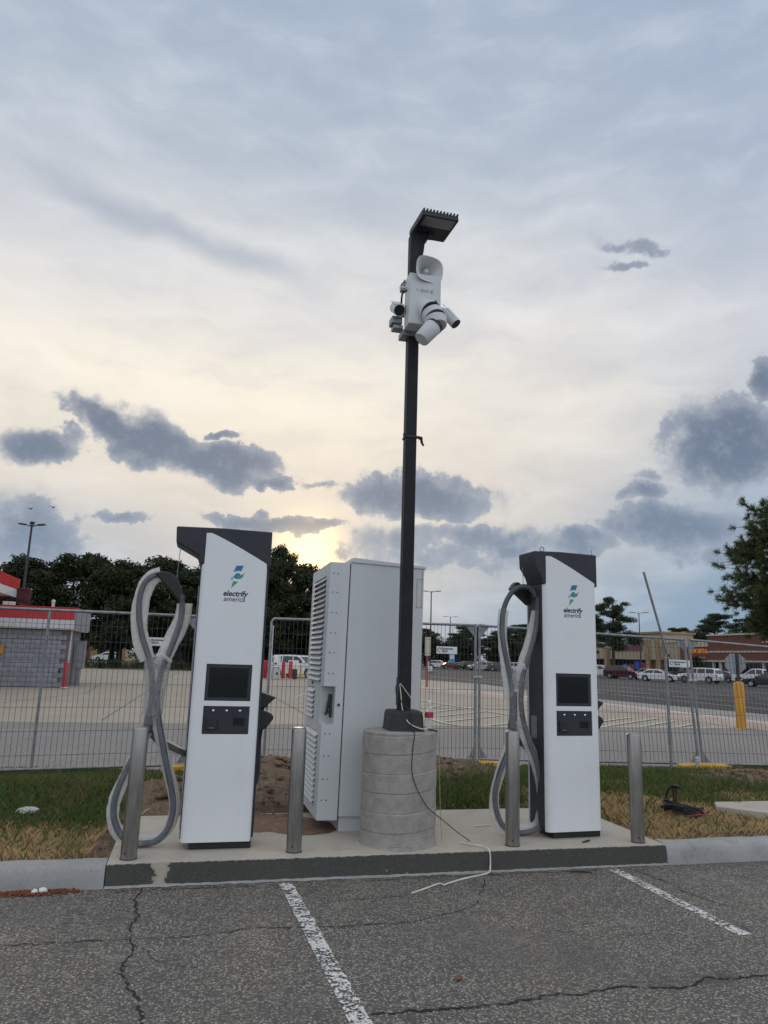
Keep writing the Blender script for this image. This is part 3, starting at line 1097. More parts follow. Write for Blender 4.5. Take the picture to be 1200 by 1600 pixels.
    if ring:
        a = [(ring_x, .14, 2.457 + .03) for ring_x in (0,)]
        P_ = [(-.235 + .020 * math.cos(q), .10, 2.480 + .020 * math.sin(q)) for q in [2 * PI * i / 18 for i in range(19)]]
        MB().tube(P_, .0045, 8, caps=False).build('lifting_eye', MATS['galvanised'], hood, smooth=True)
        for x, hgt in ((.13, .018), (.262, .045)):
            MB().cyl((x, .06, 2.45), (x, .06, 2.455 + hgt), .006, .004, 8).build('bolt', MATS['galvanised'], hood)
    return t


def sleeve(pts, wid, thick, parent, seed, m='sleeve_film', yoff=.026):
    """loose plastic sleeve: flattened, crumpled tube round a cable path, offset to one side"""
    rr = random.Random(seed)
    P = [Vector(p) for p in pts]
    n, k = len(P), 14
    vs, fs = [], []
    wv = wid
    for i, p in enumerate(P):
        t = (P[min(i + 1, n - 1)] - P[max(i - 1, 0)]).normalized()
        side = Vector((t.z, 0, -t.x)).normalized()
        wv = wv * .8 + rr.uniform(.72, 1.28) * wid * .2
        sh = math.sin(i * .16 + seed) * wid * .16
        for j in range(k):
            a = 2 * PI * j / k
            q = p + side * (math.cos(a) * wv * .5 + sh) + Vector((0, 1, 0)) * (math.sin(a) * thick * .5 + yoff)
            q += Vector((rr.uniform(-1, 1), rr.uniform(-1, 1), rr.uniform(-1, 1))) * wid * .012
            vs.append(q)
    for i in range(n - 1):
        for j in range(k):
            a, b_ = i * k + j, i * k + (j + 1) % k
            fs.append((a, b_, b_ + k, a + k))
    o = MB().add(vs, fs).build('plastic_sleeve', MATS[m], parent, smooth=True, auto=70)
    if m == 'sleeve_film':
        sleeve(pts, .062, .066, parent, seed + 50, 'thin_film', 0.0)
    return o


def charger_cable(t, ox, oy, left, right, feed, wedge, hang, yp, seeds, widths):
    """cable parts hang from the charger t; points given as (x, z) in world, plane yp"""
    inv = Matrix.Rotation(-t.rotation_euler.z, 4, 'Z') @ Matrix.Translation(-t.location)
    L = lambda x, z, y=yp: inv @ Vector((x, y, max(z, G0 + .030)))
    rub = MATS['cable_rubber']
    a = spline([L(x, z, yp + .015) for x, z in left], 6)
    c1 = MB().tube(a, .0235, 12).build('cable', rub, t, smooth=True)
    ys = [yp - .02 + .05 * min(1, i / (len(right) * .75)) for i in range(len(right))]
    b_ = spline([L(x, z, y) for (x, z), y in zip(right, ys)], 6)
    c2 = MB().tube(b_, .0235, 12).build('cable', rub, t, smooth=True)
    c = spline([L(x, z, yp + .06 + .03 * i) for i, (x, z) in enumerate(feed)], 6)
    c3 = MB().tube(c, .0235, 12).build('cable', rub, t, smooth=True)
    # black saddle the wire lifts
    sd = MB().prism([tuple(L(x, z)[i] for i in (0, 2)) for x, z in wedge], L(0, 1, yp - .035).y, L(0, 1, yp + .05).y).build('cable_saddle', MATS['black_plastic'], t, bevel=.014)
    MB().cyl(L(*hang[0], yp + .02), L(*hang[1], yp + .02), .003, n=6).build('lift_wire', MATS['galvanised'], t)
    return a, b_, c, c1, c2, c3


CH1 = charger('electric vehicle charger nearer the kiosk, sun edge and trees behind its hood', (.271, 6.0, G0), 0, False)
CH2 = charger('electric vehicle charger on the right with a lifting eye on its hood', (3.264, 6.0, G0), R(3), True, .365)
left1 = [(-.19, 2.175), (-.255, 2.215), (-.344, 2.21), (-.417, 2.155), (-.451, 2.041), (-.447, 1.889), (-.414, 1.741), (-.357, 1.594), (-.319, 1.496), (-.293, 1.301), (-.303, 1.156), (-.319, 1.013)]
right1 = [(-.13, 2.06), (-.122, 1.99), (-.125, 1.853), (-.162, 1.7), (-.2, 1.574), (-.238, 1.449), (-.252, 1.278), (-.242, 1.157), (-.196, .966), (-.133, .729), (-.079, .542), (-.064, .412),
          (-.091, .289), (-.162, .205), (-.265, .18), (-.368, .205), (-.443, .272), (-.492, .389), (-.491, .525), (-.446, .676), (-.393, .801), (-.335, .927), (-.281, 1.061), (-.275, 1.2), (-.28, 1.34)]
feed1 = [(-.30, 1.12), (-.297, 1.01), (-.227, .924), (-.142, .877), (.0, .81)]
wedge1 = [(-.355, 2.222), (-.30, 2.238), (-.235, 2.232), (-.18, 2.195), (-.140, 2.12), (-.108, 1.985), (-.142, 1.995), (-.20, 2.06), (-.27, 2.135)]
a, b_, c, c1, c2, c3 = charger_cable(CH1, 0, 0, left1, right1, feed1, wedge1, ((-.172, 2.47), (-.182, 2.20)), 6.12, 1, 1)
n1 = len(a)
sleeve(a[int(n1 * .16):int(n1 * .70)], .125, .05, c1, 3)
sleeve(b_[6:int(len(b_) * .20)], .125, .05, c2, 5)
sleeve(b_[int(len(b_) * .27):int(len(b_) * .60)], .085, .055, c2, 7)
sleeve(b_[int(len(b_) * .58):int(len(b_) * .90)], .095, .055, c2, 9)
sleeve(c[4:-2], .075, .055, c3, 11)
def wrap_tube(t, zs, yp, seed):
    inv = Matrix.Rotation(-t.rotation_euler.z, 4, 'Z') @ Matrix.Translation(-t.location)
    rr = random.Random(seed)
    vs, fs, k = [], [], 18
    for i, (xc, z, hw) in enumerate(zs):
        for j in range(k):
            a = 2 * PI * j / k
            vs.append(inv @ Vector((xc + math.cos(a) * hw * rr.uniform(.92, 1.07), yp + math.sin(a) * .052 * rr.uniform(.9, 1.1), z + rr.uniform(-.008, .008))))
    for i in range(len(zs) - 1):
        for j in range(k):
            q, p = i * k + j, i * k + (j + 1) % k
            fs.append((q, p, p + k, q + k))
    return MB().add(vs, fs).build('film_wrap', MATS['wrap_film'], t, smooth=True, auto=60)


wrap_tube(CH1, [(-.265, 1.565, .085), (-.268, 1.53, .100), (-.27, 1.47, .100), (-.27, 1.40, .088), (-.272, 1.33, .078), (-.275, 1.26, .072), (-.278, 1.19, .078), (-.282, 1.12, .080), (-.29, 1.05, .072)], 6.135, 3)
wrap_tube(CH1, [(-.268, 1.54, .103), (-.27, 1.44, .098), (-.272, 1.34, .082), (-.278, 1.22, .078), (-.285, 1.12, .078)], 6.135, 13)
# crumpled film collar and sticker
inv = Matrix.Translation(-CH1.location)
MB().tube(spline([inv @ Vector(p) for p in ((-.285, 6.08, 1.565), (-.25, 6.07, 1.585), (-.21, 6.075, 1.558), (-.165, 6.08, 1.53))], 4), [.012, .017, .020, .017, .014, .018, .02, .018, .016, .015, .018, .014, .010], 8).build('film_roll', MATS['sleeve_film'], CH1, smooth=True)

left2 = [(2.985, 2.20), (2.944, 2.27), (2.849, 2.285), (2.754, 2.233), (2.678, 2.102), (2.653, 1.912), (2.671, 1.744), (2.713, 1.549), (2.743, 1.384), (2.748, 1.192), (2.729, 1.029)]
right2 = [(2.994, 2.19), (2.986, 2.041), (2.952, 1.838), (2.887, 1.638), (2.836, 1.469), (2.822, 1.302), (2.839, 1.138), (2.893, .949), (2.976, .734), (3.022, .495), (3.022, .337), (2.985, .225), (2.885, .182),
          (2.761, .185), (2.661, .24), (2.603, .356), (2.591, .501), (2.632, .657), (2.686, .788), (2.747, .922), (2.772, 1.029), (2.778, 1.2), (2.78, 1.35)]
feed2 = [(2.79, 1.12), (2.80, 1.0), (2.86, .92), (2.92, .88), (2.97, .85)]
wedge2 = [(2.795, 2.270), (2.825, 2.315), (2.850, 2.340), (2.880, 2.336), (2.905, 2.318), (2.960, 2.308), (2.990, 2.24), (3.012, 2.12), (2.972, 2.135), (2.93, 2.17), (2.86, 2.225)]
a, b_, c, c1, c2, c3 = charger_cable(CH2, 0, 0, left2, right2, feed2, wedge2, ((2.86, 2.46), (2.865, 2.31)), 6.13, 1, 1)
n1 = len(a)
sleeve(a[int(n1 * .42):int(n1 * .86)], .098, .05, c1, 23)
sleeve(b_[5:int(len(b_) * .20)], .105, .05, c2, 25)
sleeve(b_[int(len(b_) * .28):int(len(b_) * .58)], .105, .055, c2, 27)
sleeve(b_[int(len(b_) * .58):int(len(b_) * .86)], .095, .055, c2, 29)
wrap_tube(CH2, [(2.800, 1.54, .045), (2.80, 1.50, .060), (2.795, 1.44, .072), (2.790, 1.36, .074), (2.785, 1.28, .070), (2.782, 1.20, .068), (2.782, 1.12, .066), (2.782, 1.04, .062)], 6.14, 23)
inv = Matrix.Rotation(-CH2.rotation_euler.z, 4, 'Z') @ Matrix.Translation(-CH2.location)
MB().tube([inv @ Vector(p) for p in ((2.785, 6.085, 1.52), (2.80, 6.08, 1.56), (2.83, 6.085, 1.585), (2.85, 6.09, 1.55))], [.018, .026, .022, .012], 8).build('film_roll', MATS['sleeve_film'], CH2, smooth=True)

# ================================================================== BOLLARDS
def bollard(label, x, y, hgt, tilt):
    t = thing('bollard', label, 'bollard', (x, y, G0), 0, 'stainless bollards along the pad edge')
    r_ = .0575
    b = MB().lathe([(r_, 0), (r_, .10), (r_, hgt * .5), (r_, hgt - .022), (r_ - .004, hgt - .010), (r_ - .012, hgt - .002), (r_ - .022, hgt)], 40).build('post', MATS['steel'], t, smooth=True)
    MB().lathe([(r_ + .004, .0), (r_ + .004, .004), (r_ + .0005, .008)], 40).build('base_ring', MATS['dark_metal'], t, smooth=True)
    for a in (-.4, 2.2):
        MB().cyl((math.sin(a) * r_, -math.cos(a) * r_, .045), (math.sin(a) * (r_ + .004), -math.cos(a) * (r_ + .004), .045), .007, n=8).build('set_screw', MATS['dark_metal'], t)
    t.rotation_euler = (R(tilt[0]), R(tilt[1]), 0)
    return t


bollard('brushed steel bollard in front of the left cable loop, leftmost of four', -.34, 5.845, .91, (0, .4))
bollard('brushed steel bollard beside the louvred cabinet and left charger', .845, 5.885, .905, (0, -.3))
bollard('brushed steel bollard in front of the right charger cable loop', 2.615, 5.855, .895, (0, .3))
bollard('brushed steel bollard at the right end of the pad, rightmost of four', 3.745, 5.83, .885, (0, -.4))

# ================================================================== POWER CABINET
CT = thing('power_cabinet', 'tall white power cabinet with louvred door behind the round footing', 'cabinet', (1.1, 6.46, G0), 0)
CT.rotation_euler = (0, R(.75), 0)
# local x: 0 = louvred face, y 0 = side facing the road
MB().box(.20, .03, 0, .88, 1.0, .135).build('plinth', MATS['cabinet_paint'], CT, bevel=.004)
MB().box(.188, .0, .125, .885, 1.05, 2.30).build('side_panel', MATS['cabinet_paint'], CT, bevel=.008)
MB().prism([(.186, 2.298), (.186, 2.335), (.22, 2.345), (.900, 2.312), (.900, 2.285)], -.012, 1.062).build('roof_cap', MATS['cabinet_paint'], CT, bevel=.006)
# louvred door: hollow box face with openings
def door_skin():
    ys = [0, .045, .17, .30, .33, .44, .70, .86, .95]
    return ys
mb = MB()
D_Y0, D_Y1, D_Z0, D_Z1 = -.008, 1.0, .10, 2.29
ops = [(.17, .82, 1.23, 2.18), (.46, .82, .90, 1.17), (.17, .82, .20, .80), (.0, .13, .88, 1.20)]
ys = sorted({D_Y0, D_Y1, .17, .82, .46, .13})
zs = sorted({D_Z0, D_Z1, 1.23, 2.18, .90, 1.17, .20, .80, .88, 1.20})
for i in range(len(ys) - 1):
    for k in range(len(zs) - 1):
        cy, cz = (ys[i] + ys[i + 1]) / 2, (zs[k] + zs[k + 1]) / 2
        if any(q[0] - .009 < cy < q[1] and q[2] < cz < q[3] for q in ops):
            continue
        mb.add([(0, ys[i], zs[k]), (0, ys[i + 1], zs[k]), (0, ys[i + 1], zs[k + 1]), (0, ys[i], zs[k + 1])], [(0, 1, 2, 3)])
# flank toward the road with the pull recess cut out of its front corner
for (x0, x1, z0, z1) in ((0, .178, D_Z0, .88), (0, .178, 1.20, D_Z1), (.105, .178, .88, 1.20)):
    mb.add([(x0, D_Y0, z0), (x1, D_Y0, z0), (x1, D_Y0, z1), (x0, D_Y0, z1)], [(0, 1, 2, 3)])
# recess walls
mb.add([(.105, D_Y0, .88), (.105, 0.13, .88), (.105, 0.13, 1.20), (.105, D_Y0, 1.20)], [(0, 1, 2, 3)])
mb.add([(0, 0.13, .88), (.105, 0.13, .88), (.105, 0.13, 1.20), (0, 0.13, 1.20)], [(0, 1, 2, 3)])
mb.add([(0, D_Y0, .88), (.105, D_Y0, .88), (.105, 0.13, .88), (0, 0.13, .88)], [(0, 1, 2, 3)])
mb.add([(0, D_Y0, 1.20), (.105, D_Y0, 1.20), (.105, 0.13, 1.20), (0, 0.13, 1.20)], [(0, 1, 2, 3)])
# rest of the box
mb.add([(0, D_Y1, D_Z0), (.178, D_Y1, D_Z0), (.178, D_Y1, D_Z1), (0, D_Y1, D_Z1)], [(0, 1, 2, 3)])
mb.add([(0, D_Y0, D_Z1), (.178, D_Y0, D_Z1), (.178, D_Y1, D_Z1), (0, D_Y1, D_Z1)], [(0, 1, 2, 3)])
mb.add([(0, D_Y0, D_Z0), (.178, D_Y0, D_Z0), (.178, D_Y1, D_Z0), (0, D_Y1, D_Z0)], [(0, 1, 2, 3)])
door = mb.build('louvred_door', MATS['cabinet_paint'], CT)
MB().box(.172, .004, .12, .187, 1.03, 2.285).build('door_gasket', MATS['black_plastic'], CT)
MB().box(.02, .16, .19, .05, .83, 2.19).build('filter_backing', MATS['cabinet_paint'], door)
lv = None
def louver(y0, y1, z):
    me_ = MB().prism([(-.020, z - .022), (-.024, z - .016), (.012, z + .022), (.016, z + .016)], y0, y1).build('louver', MATS['cabinet_paint'], door)
    return me_
n_ = 20
for i in range(n_):
    louver(.172, .818, 2.155 - i * .0472)
for i in range(6):
    louver(.462, .818, 1.145 - i * .0445)
for i in range(13):
    louver(.172, .818, .775 - i * .0455)
# pull handle: black A-shaped lever in the recess, lock and screws
MB().tube([(.078, .085, 1.125), (.040, .045, .955)], .0125, 8).tube([(.080, .085, 1.125), (.082, .045, .935)], .0135, 8).tube([(.048, .055, .985), (.080, .055, .975)], .010, 8).tube([(.080, .085, 1.12), (.080, .125, 1.12)], .012, 8).build('pull_handle', MATS['black_plastic'], door, smooth=True)
MB().cyl((.140, D_Y0 - .001, 1.045), (.140, D_Y0 - .006, 1.045), .012, n=16).build('lock', MATS['dark_metal'], door)
for z in (2.19, 2.02, 1.84, 1.66, 1.49, 1.31, .80, .62, .43, .26):
    for x in (.035, .075):
        MB().cyl((x, D_Y0 - .0005, z), (x, D_Y0 - .004, z), .0055, n=8).build('screw', MATS['dark_metal'], door)
MB().box(-.002, .56, 1.195, -.0005, .66, 1.222).build('rating_label', MATS['sign_black'], door)
for i, w_ in enumerate((.05, .08, .07, .06, .05)):
    MB().box(-.002, .60 - w_ / 2, 1.186 - i * .010 - .004, -.0008, .60 + w_ / 2, 1.186 - i * .010).build('label_line', MATS['sign_grey'], door)
# bare bracket marks at the top right of the side
br = MB()
for (x0, z0, x1, z1) in ((.815, 1.93, .823, 2.20), (.862, 1.93, .872, 2.28), (.815, 1.93, .872, 1.937), (.823, 2.185, .878, 2.195)):
    br.box(x0, -.004, z0, x1, -.0005, z1)
br.build('hinge_bracket', MATS['cream_trim'], CT)

# ================================================================== LIGHT POLE
PX, PY = 1.742, 6.10
LP = thing('light_pole', 'black square parking light pole rising from a round concrete footing', 'light pole', (PX, PY, G0))
FX = -.026
vs, fs = [], []
NT_, NZ_ = 96, 230
rr = random.Random(21)
lumps = [[rr.uniform(-1, 1) for _ in range(NT_)] for _ in range(NZ_ + 1)]
for k in range(NZ_ + 1):
    z = .868 * k / NZ_
    for i in range(NT_):
        a = 2 * PI * i / NT_
        ph = (z - .020 * math.cos(a) + .003 * math.sin(3 * a)) / .146 + .15
        fr = ph - math.floor(ph)
        d = min(fr, 1 - fr) * .146
        r_ = .306 - .0045 * math.exp(-(d / .0028) ** 2) + .0035 * (1 if int(ph) % 2 else 0) * (1 - math.exp(-(d / .004) ** 2)) + .0006 * lumps[k][i]
        if z < .10:
            r_ += .010 * math.exp(-z / .03) + .012 * max(0, math.sin(a * 2.2 + 4.0)) * max(0, .10 - z) / .10 * (1 + lumps[k][i] * .4)
        if k == NZ_:
            r_ -= .012
        vs.append((FX + r_ * math.cos(a), r_ * math.sin(a), z))
for k in range(NZ_):
    for i in range(NT_):
        a_, b2 = k * NT_ + i, k * NT_ + (i + 1) % NT_
        fs.append((a_, b2, b2 + NT_, a_ + NT_))
vs.append((FX, 0, .874))
for i in range(NT_):
    fs.append((NZ_ * NT_ + i, NZ_ * NT_ + (i + 1) % NT_, len(vs) - 1))
MB().add(vs, fs).build('concrete_footing', MATS['conc_footing'], LP, smooth=True, auto=50)
# two-piece square base cover
cv = []
def sq(w, z, c=.03):
    return [(-w + c, -w, z), (w - c, -w, z), (w, -w + c, z), (w, w - c, z), (w - c, w, z), (-w + c, w, z), (-w, w - c, z), (-w, -w + c, z)]
prof = [(.150, .872), (.146, .90), (.140, .99), (.136, 1.02), (.122, 1.034), (.056, 1.036)]
for w_, z in prof:
    cv += sq(w_, z, min(.03, w_ * .3))
fs = []
for k in range(len(prof) - 1):
    for i in range(8):
        a_, b2 = k * 8 + i, k * 8 + (i + 1) % 8
        fs.append((a_, b2, b2 + 8, a_ + 8))
MB().add(cv, fs).build('base_cover', MATS['black_plastic'], LP, bevel=.006)
MB().box(-.051, -.051, .87, .051, .051, 5.43).build('pole_shaft', MATS['black_paint'], LP, bevel=.012, seg=3)
MB().box(-.062, -.040, 1.07, -.0515, .030, 1.30).build('hand_hole_cover', MATS['black_plastic'], LP, bevel=.004)
# luminaire: knuckle arm and finned flat head tilted up toward the road
arm = MB().prism([(-.02, 5.14), (.052, 5.14), (.068, 5.18), (.085, 5.28), (.092, 5.36), (.13, 5.41), (.13, 5.46), (.035, 5.46), (-.005, 5.38)], -.045, .045).build('luminaire_arm', MATS['black_paint'], LP, bevel=.01)
HM = Matrix.Translation((.165, -.10, 5.52)) @ Matrix.Rotation(R(5), 4, 'Z') @ Matrix.Rotation(R(-3), 4, 'X') @ Matrix.Rotation(R(-3), 4, 'Y')
HM = HM @ Matrix.Scale(.92, 4)
hd = MB(HM).box(-.20, -.17, -.035, .20, .22, .03).build('luminaire_head', MATS['dark_paint'], LP, bevel=.014)
for i in range(11):
    x = -.185 + i * .037
    MB(HM).prism([(-.172, .016), (-.186, .03), (-.180, .044), (-.10, .048), (.20, .042), (.20, .031), (-.16, .031)], x - .006, x + .006, 'x').build('cooling_fin', MATS['dark_paint'], hd)
MB(HM).box(-.165, -.155, -.041, .165, -.01, -.0345).build('lens', MATS['sign_grey'], hd, bevel=.004)
MB(HM).cyl((.0, .12, -.03), (.0, .12, -.075), .05, .04, 16).build('swivel', MATS['dark_paint'], hd)
# strap with loose ends on the shaft
MB().box(-.058, -.058, 3.40, .058, .058, 3.425).build('strap', MATS['cord_black'], LP, bevel=.006)
MB().tube(spline([(.06, -.05, 3.41), (.085, -.06, 3.40), (.095, -.06, 3.36), (.115, -.055, 3.335)], 4), [.016, .018, .014, .017, .02, .014, .012, .014, .011, .01, .012, .008, .006], 7).build('strap_knot', MATS['cord_black'], LP)
MB().tube([(-.055, -.05, 3.42), (-.075, -.055, 3.43), (-.07, -.05, 3.40)], .008, 6).build('strap_knot', MATS['cord_black'], LP)

# ------------------------------------------------------------------ camera tower unit on the pole
CU = thing('security_camera_unit', 'white security camera unit with horn speaker clamped high on the black pole', 'camera unit', (PX - .03, PY, 4.545))
wp = MATS['cabinet_paint']
hs = MB().box(-.075, -.24, .02, .225, -.075, .52).build('housing', wp, CU, bevel=.012, seg=3)
text_mesh('brand_word', 'spot ai', .058, MATS['sign_grey'], hs, (.088, -.2412, .340), bold=.0008, width=.125)
MB().prism([(-.012, .353), (.004, .368), (.004, .338)], -.2415, -.2402).build('brand_mark', MATS['sign_grey'], hs)
MB().cyl((.175, -.2402, .262), (.175, -.2440, .262), .013, n=16).build('round_port', MATS['black_plastic'], hs)
MB().box(-.085, -.076, -.02, .12, .075, .035).build('clamp', MATS['galvanised'], CU, bevel=.005)
MB().box(-.085, -.076, .47, .10, .075, .53).build('clamp', MATS['galvanised'], CU, bevel=.005)
# horn
HN = Matrix.Translation((.082, -.16, .575)) @ Matrix.Rotation(R(12), 4, 'Z') @ Matrix.Rotation(R(90), 4, 'X') @ Matrix.Rotation(R(6), 4, 'X')
def super_ring(rad, z, n=40, e=3.0, k=.86):
    o_ = []
    for i in range(n):
        a = 2 * PI * i / n
        c_, s_ = math.cos(a), math.sin(a)
        q = (abs(c_) ** e + abs(s_) ** e) ** (-1 / e)
        o_.append((rad * q * c_, rad * q * s_ * k, z))
    return o_
vs, fs = [], []
rings = [(q_[0] * 1.0, q_[1], q_[2]) for q_ in [(.030, -.13, 2), (.040, -.12, 2), (.045, -.02, 2), (.060, .02, 2.2), (.095, .06, 2.6), (.136, .10, 3), (.140, .108, 3), (.128, .104, 3), (.085, .055, 2.5), (.050, .015, 2.2), (.036, -.03, 2), (.004, -.035, 2)]]
for r_, z, e in rings:
    vs += super_ring(r_, z, 40, e)
for k in range(len(rings) - 1):
    for i in range(40):
        a_, b2 = k * 40 + i, k * 40 + (i + 1) % 40
        fs.append((a_, b2, b2 + 40, a_ + 40))
hn = MB(HN).add(vs, fs).build('horn_speaker', wp, CU, smooth=True, auto=50)
MB(HN).lathe([(.001, .010), (.020, .012), (.026, .03), (.024, .05), (.014, .062), (.001, .064)], 20).build('horn_throat', wp, hn, smooth=True)
# jointed elbow of three segments
def elbow(p, q, r0, r1):
    P_ = [Vector(p).lerp(Vector(q), t_) for t_ in (0, .04, .5, .96, 1)]
    return MB().tube(P_, [r0 * .94, r0, (r0 + r1) / 2, r1, r1 * .94], 28)
e1 = elbow((.070, -.19, .215), (.110, -.30, .125), .088, .096).build('elbow_segment', wp, CU, smooth=True)
e2 = elbow((.114, -.308, .118), (.135, -.335, .050), .096, .098).build('elbow_segment', wp, CU, smooth=True)
e3 = elbow((.140, -.343, .038), (.150, -.365, -.040), .102, .090).build('elbow_segment', wp, CU, smooth=True)
e4 = elbow((.118, -.365, -.045), (.005, -.375, -.190), .080, .070).build('elbow_segment', wp, CU, smooth=True)
for p, q, r_ in (((.110, -.300, .126), (.114, -.309, .117), .0962), ((.135, -.335, .052), (.140, -.344, .036), .0985), ((.132, -.364, -.026), (.114, -.367, -.050), .082)):
    MB().cyl(p, q, r_, n=28).build('joint_ring', MATS['black_plastic'], CU, smooth=True)
# bullet cameras
def bullet(p, q, r_, parent):
    p, q = Vector(p), Vector(q)
    d = (q - p).normalized()
    b = MB().tube([p, p + d * .01, q - d * .01, q], [r_ * .7, r_, r_, r_ * .98], 20).build('bullet_camera', wp, parent, smooth=True)
    MB().tube([q - d * .012, q + d * .002], [r_ * .88, r_ * .88], 20).build('lens_window', MATS['screen_glass'], b, smooth=True)
    up = Vector((0, 0, 1))
    MB().bar(p + up * r_ * 1.02, q + d * .022 + up * r_ * 1.02, r_ * 1.7, .006).build('sun_hood', wp, b, bevel=.002)
    return b
bullet((.315, -.08, .265), (.405, -.15, .120), .052, CU)
MB().tube([(.225, -.12, .262), (.29, -.10, .275), (.33, -.09, .235)], .018, 10).build('camera_arm', wp, CU, smooth=True)
MB().box(.225, -.16, .08, .29, -.09, .15).build('junction_box', MATS['galvanised'], CU, bevel=.008)
bullet((-.135, .02, .285), (-.135, -.13, .185), .056, CU)
MB().tube([(-.05, .0, .20), (-.10, .0, .22), (-.13, .02, .26)], .02, 10).build('camera_arm', wp, CU, smooth=True)
MB().box(-.185, -.06, .09, -.085, .06, .165).build('junction_box', MATS['galvanised'], CU, bevel=.010)
MB().box(-.165, -.05, .045, -.075, .05, .085).build('mount_bracket', MATS['galvanised'], CU, bevel=.006)
MB().cyl((-.082, -.12, .415), (-.135, -.13, .41), .020, .016, 12).build('gland', wp, CU, smooth=True)
MB().cyl((.225, -.16, .44), (.245, -.16, .435), .014, n=10).build('gland', wp, CU, smooth=True)
MB().tube(spline([(-.13, -.13, .42), (-.115, -.12, .46), (-.075, -.10, .49), (-.06, -.06, .52)], 5), .005, 6).build('lead', MATS['cord_black'], CU, smooth=True)
MB().tube(spline([(-.075, -.15, .38), (-.11, -.14, .36), (-.115, -.12, .32), (-.10, -.06, .30)], 5), .009, 7).build('lead', MATS['cord_black'], CU, smooth=True)

# ------------------------------------------------------------------ loose wires, bottle
def cord(name, label, pts, r_, m, cat='wire', n=7):
    o = MB().tube(spline(pts, n), r_, 7).build(name, MATS[m], smooth=True)
    return tag(o, label, cat)


FT = G0 + .868
cord('black_wire', 'long thin black wire running down the concrete footing to the pad',
     [(PX - .055, PY - .06, 1.42), (PX - .075, PY - .09, 1.36), (PX - .05, PY - .11, 1.26), (PX + .01, PY - .16, 1.19), (PX + .02, PY - .165, 1.08), (PX + .015, PY - .22, 1.035), (PX + .012, PY - .300, FT + .006), (PX - .005, PY - .315, .92),
      (PX - .01, PY - .317, .75), (PX + .03, PY - .315, .62), (PX + .12, PY - .300, .48), (PX + .22, PY - .24, .40), (PX + .32, PY - .18, .33), (PX + .45, PY - .12, .235), (PX + .56, PY - .10, G0 + .01)], .0036, 'cord_black')
cord('grey_wire', 'pale wire loop drooping from the pole over its base cover',
     [(PX - .055, PY - .058, 1.40), (PX - .045, PY - .075, 1.30), (PX - .035, PY - .09, 1.20), (PX + .0, PY - .15, 1.10), (PX + .09, PY - .17, 1.055), (PX + .155, PY - .155, 1.05), (PX + .19, PY - .13, 1.065)], .0042, 'cord_white')
cord('taut_wire', 'straight thin pale wire from the pole side to the bottle', [(PX - .054, PY - .062, 1.41), (PX + .06, PY - .09, 1.26), (PX + .145, PY - .12, 1.14), (PX + .195, PY - .14, 1.055)], .0028, 'cord_white')
cord('cord_stub', 'short black cord end lying beside the water bottle on the footing', [(PX + .165, PY - .14, 1.055), (PX + .185, PY - .15, 1.04), (PX + .20, PY - .16, FT + .02), (PX + .225, PY - .165, FT + .012), (PX + .25, PY - .16, FT + .008)], .007, 'cord_black')
cord('thin_string', 'thin brown string hanging straight down right of the concrete footing', [(PX + .235, PY - .05, FT + .008), (PX + .275, PY - .05, FT + .004), (PX + .300, PY - .05, FT - .10), (PX + .315, PY - .04, .60), (PX + .33, PY - .03, .35), (PX + .345, PY - .03, G0 + .003)], .0032, 'string', 'string')
cord('wire_curl', 'tiny curl of black wire against the pole above the base cover', [(PX - .056, PY - .058, 1.43), (PX - .09, PY - .07, 1.38), (PX - .085, PY - .08, 1.30), (PX - .058, PY - .075, 1.26), (PX - .02, PY - .09, 1.16), (PX + .06, PY - .16, 1.06)], .0042, 'cord_black')
bx, by = PX + .195, PY - .10
BT = thing('water_bottle', 'clear plastic water bottle with red label standing on the concrete footing', 'bottle', (bx, by, FT + .004))
BT.scale = (1.12, 1.12, 1.15)
MB().lathe([(.026, 0), (.030, .006), (.031, .06), (.0285, .075), (.031, .09), (.031, .145), (.026, .165), (.014, .188), (.0125, .20)], 24).build('bottle_body', MATS['clear_bottle'], BT, smooth=True)
MB().lathe([(.0318, .095), (.0318, .135)], 24).build('label_band', MATS['bottle_label'], BT, smooth=True)
MB().lathe([(.0145, .198), (.0145, .214), (.012, .216)], 16).build('cap', MATS['sign_white'], BT, smooth=True)
BT.location.z = FT + .002

# white cord over the kerb
cord('white_rope', 'loose white rope draped over the dark kerb onto the asphalt',
     [(2.20, 5.98, G0 + .006), (2.27, 5.89, G0 + .008), (2.33, 5.82, G0 + .012), (2.355, 5.735, G0 + .010), (2.36, 5.705, G0 - .03), (2.355, 5.69, .05), (2.33, 5.66, .014), (2.24, 5.62, .008), (2.10, 5.56, .008), (1.93, 5.46, .008), (1.885, 5.42, .010), (1.86, 5.46, .008), (1.73, 5.37, .008), (1.60, 5.28, .008)], .0060, 'cord_white', 'rope')
tag(MB().bar((2.54, 6.52, G0 + .006), (2.71, 6.56, G0 + .006), .014, .008).build('white_stick', MATS['cord_white'], bevel=.002), 'short white plastic strip lying on the pad between footing and right charger', 'strip')
tag(MB().tube([(3.24, 5.85, G0 + .008), (3.30, 5.875, G0 + .012), (3.345, 5.91, G0 + .008)], [.006, .009, .004], 6).build('dark_twig', MATS['bark']), 'small dark twig on the pad before the right charger', 'twig')
tag(MB().tube([(2.98, 5.60, .010), (3.08, 5.585, .012), (3.16, 5.565, .009)], [.005, .007, .004], 6).build('black_twig', MATS['cord_black']), 'thin black twig on the asphalt near the right bay stripe', 'twig')
tag(MB().prism([(1.415, 3.897), (1.435, 3.922), (1.46, 3.925), (1.466, 3.90), (1.44, 3.882)], .008, .012, 'z').build('dead_leaf', MATS['leaf_red']), 'single reddish dead leaf on the bare asphalt', 'leaf')
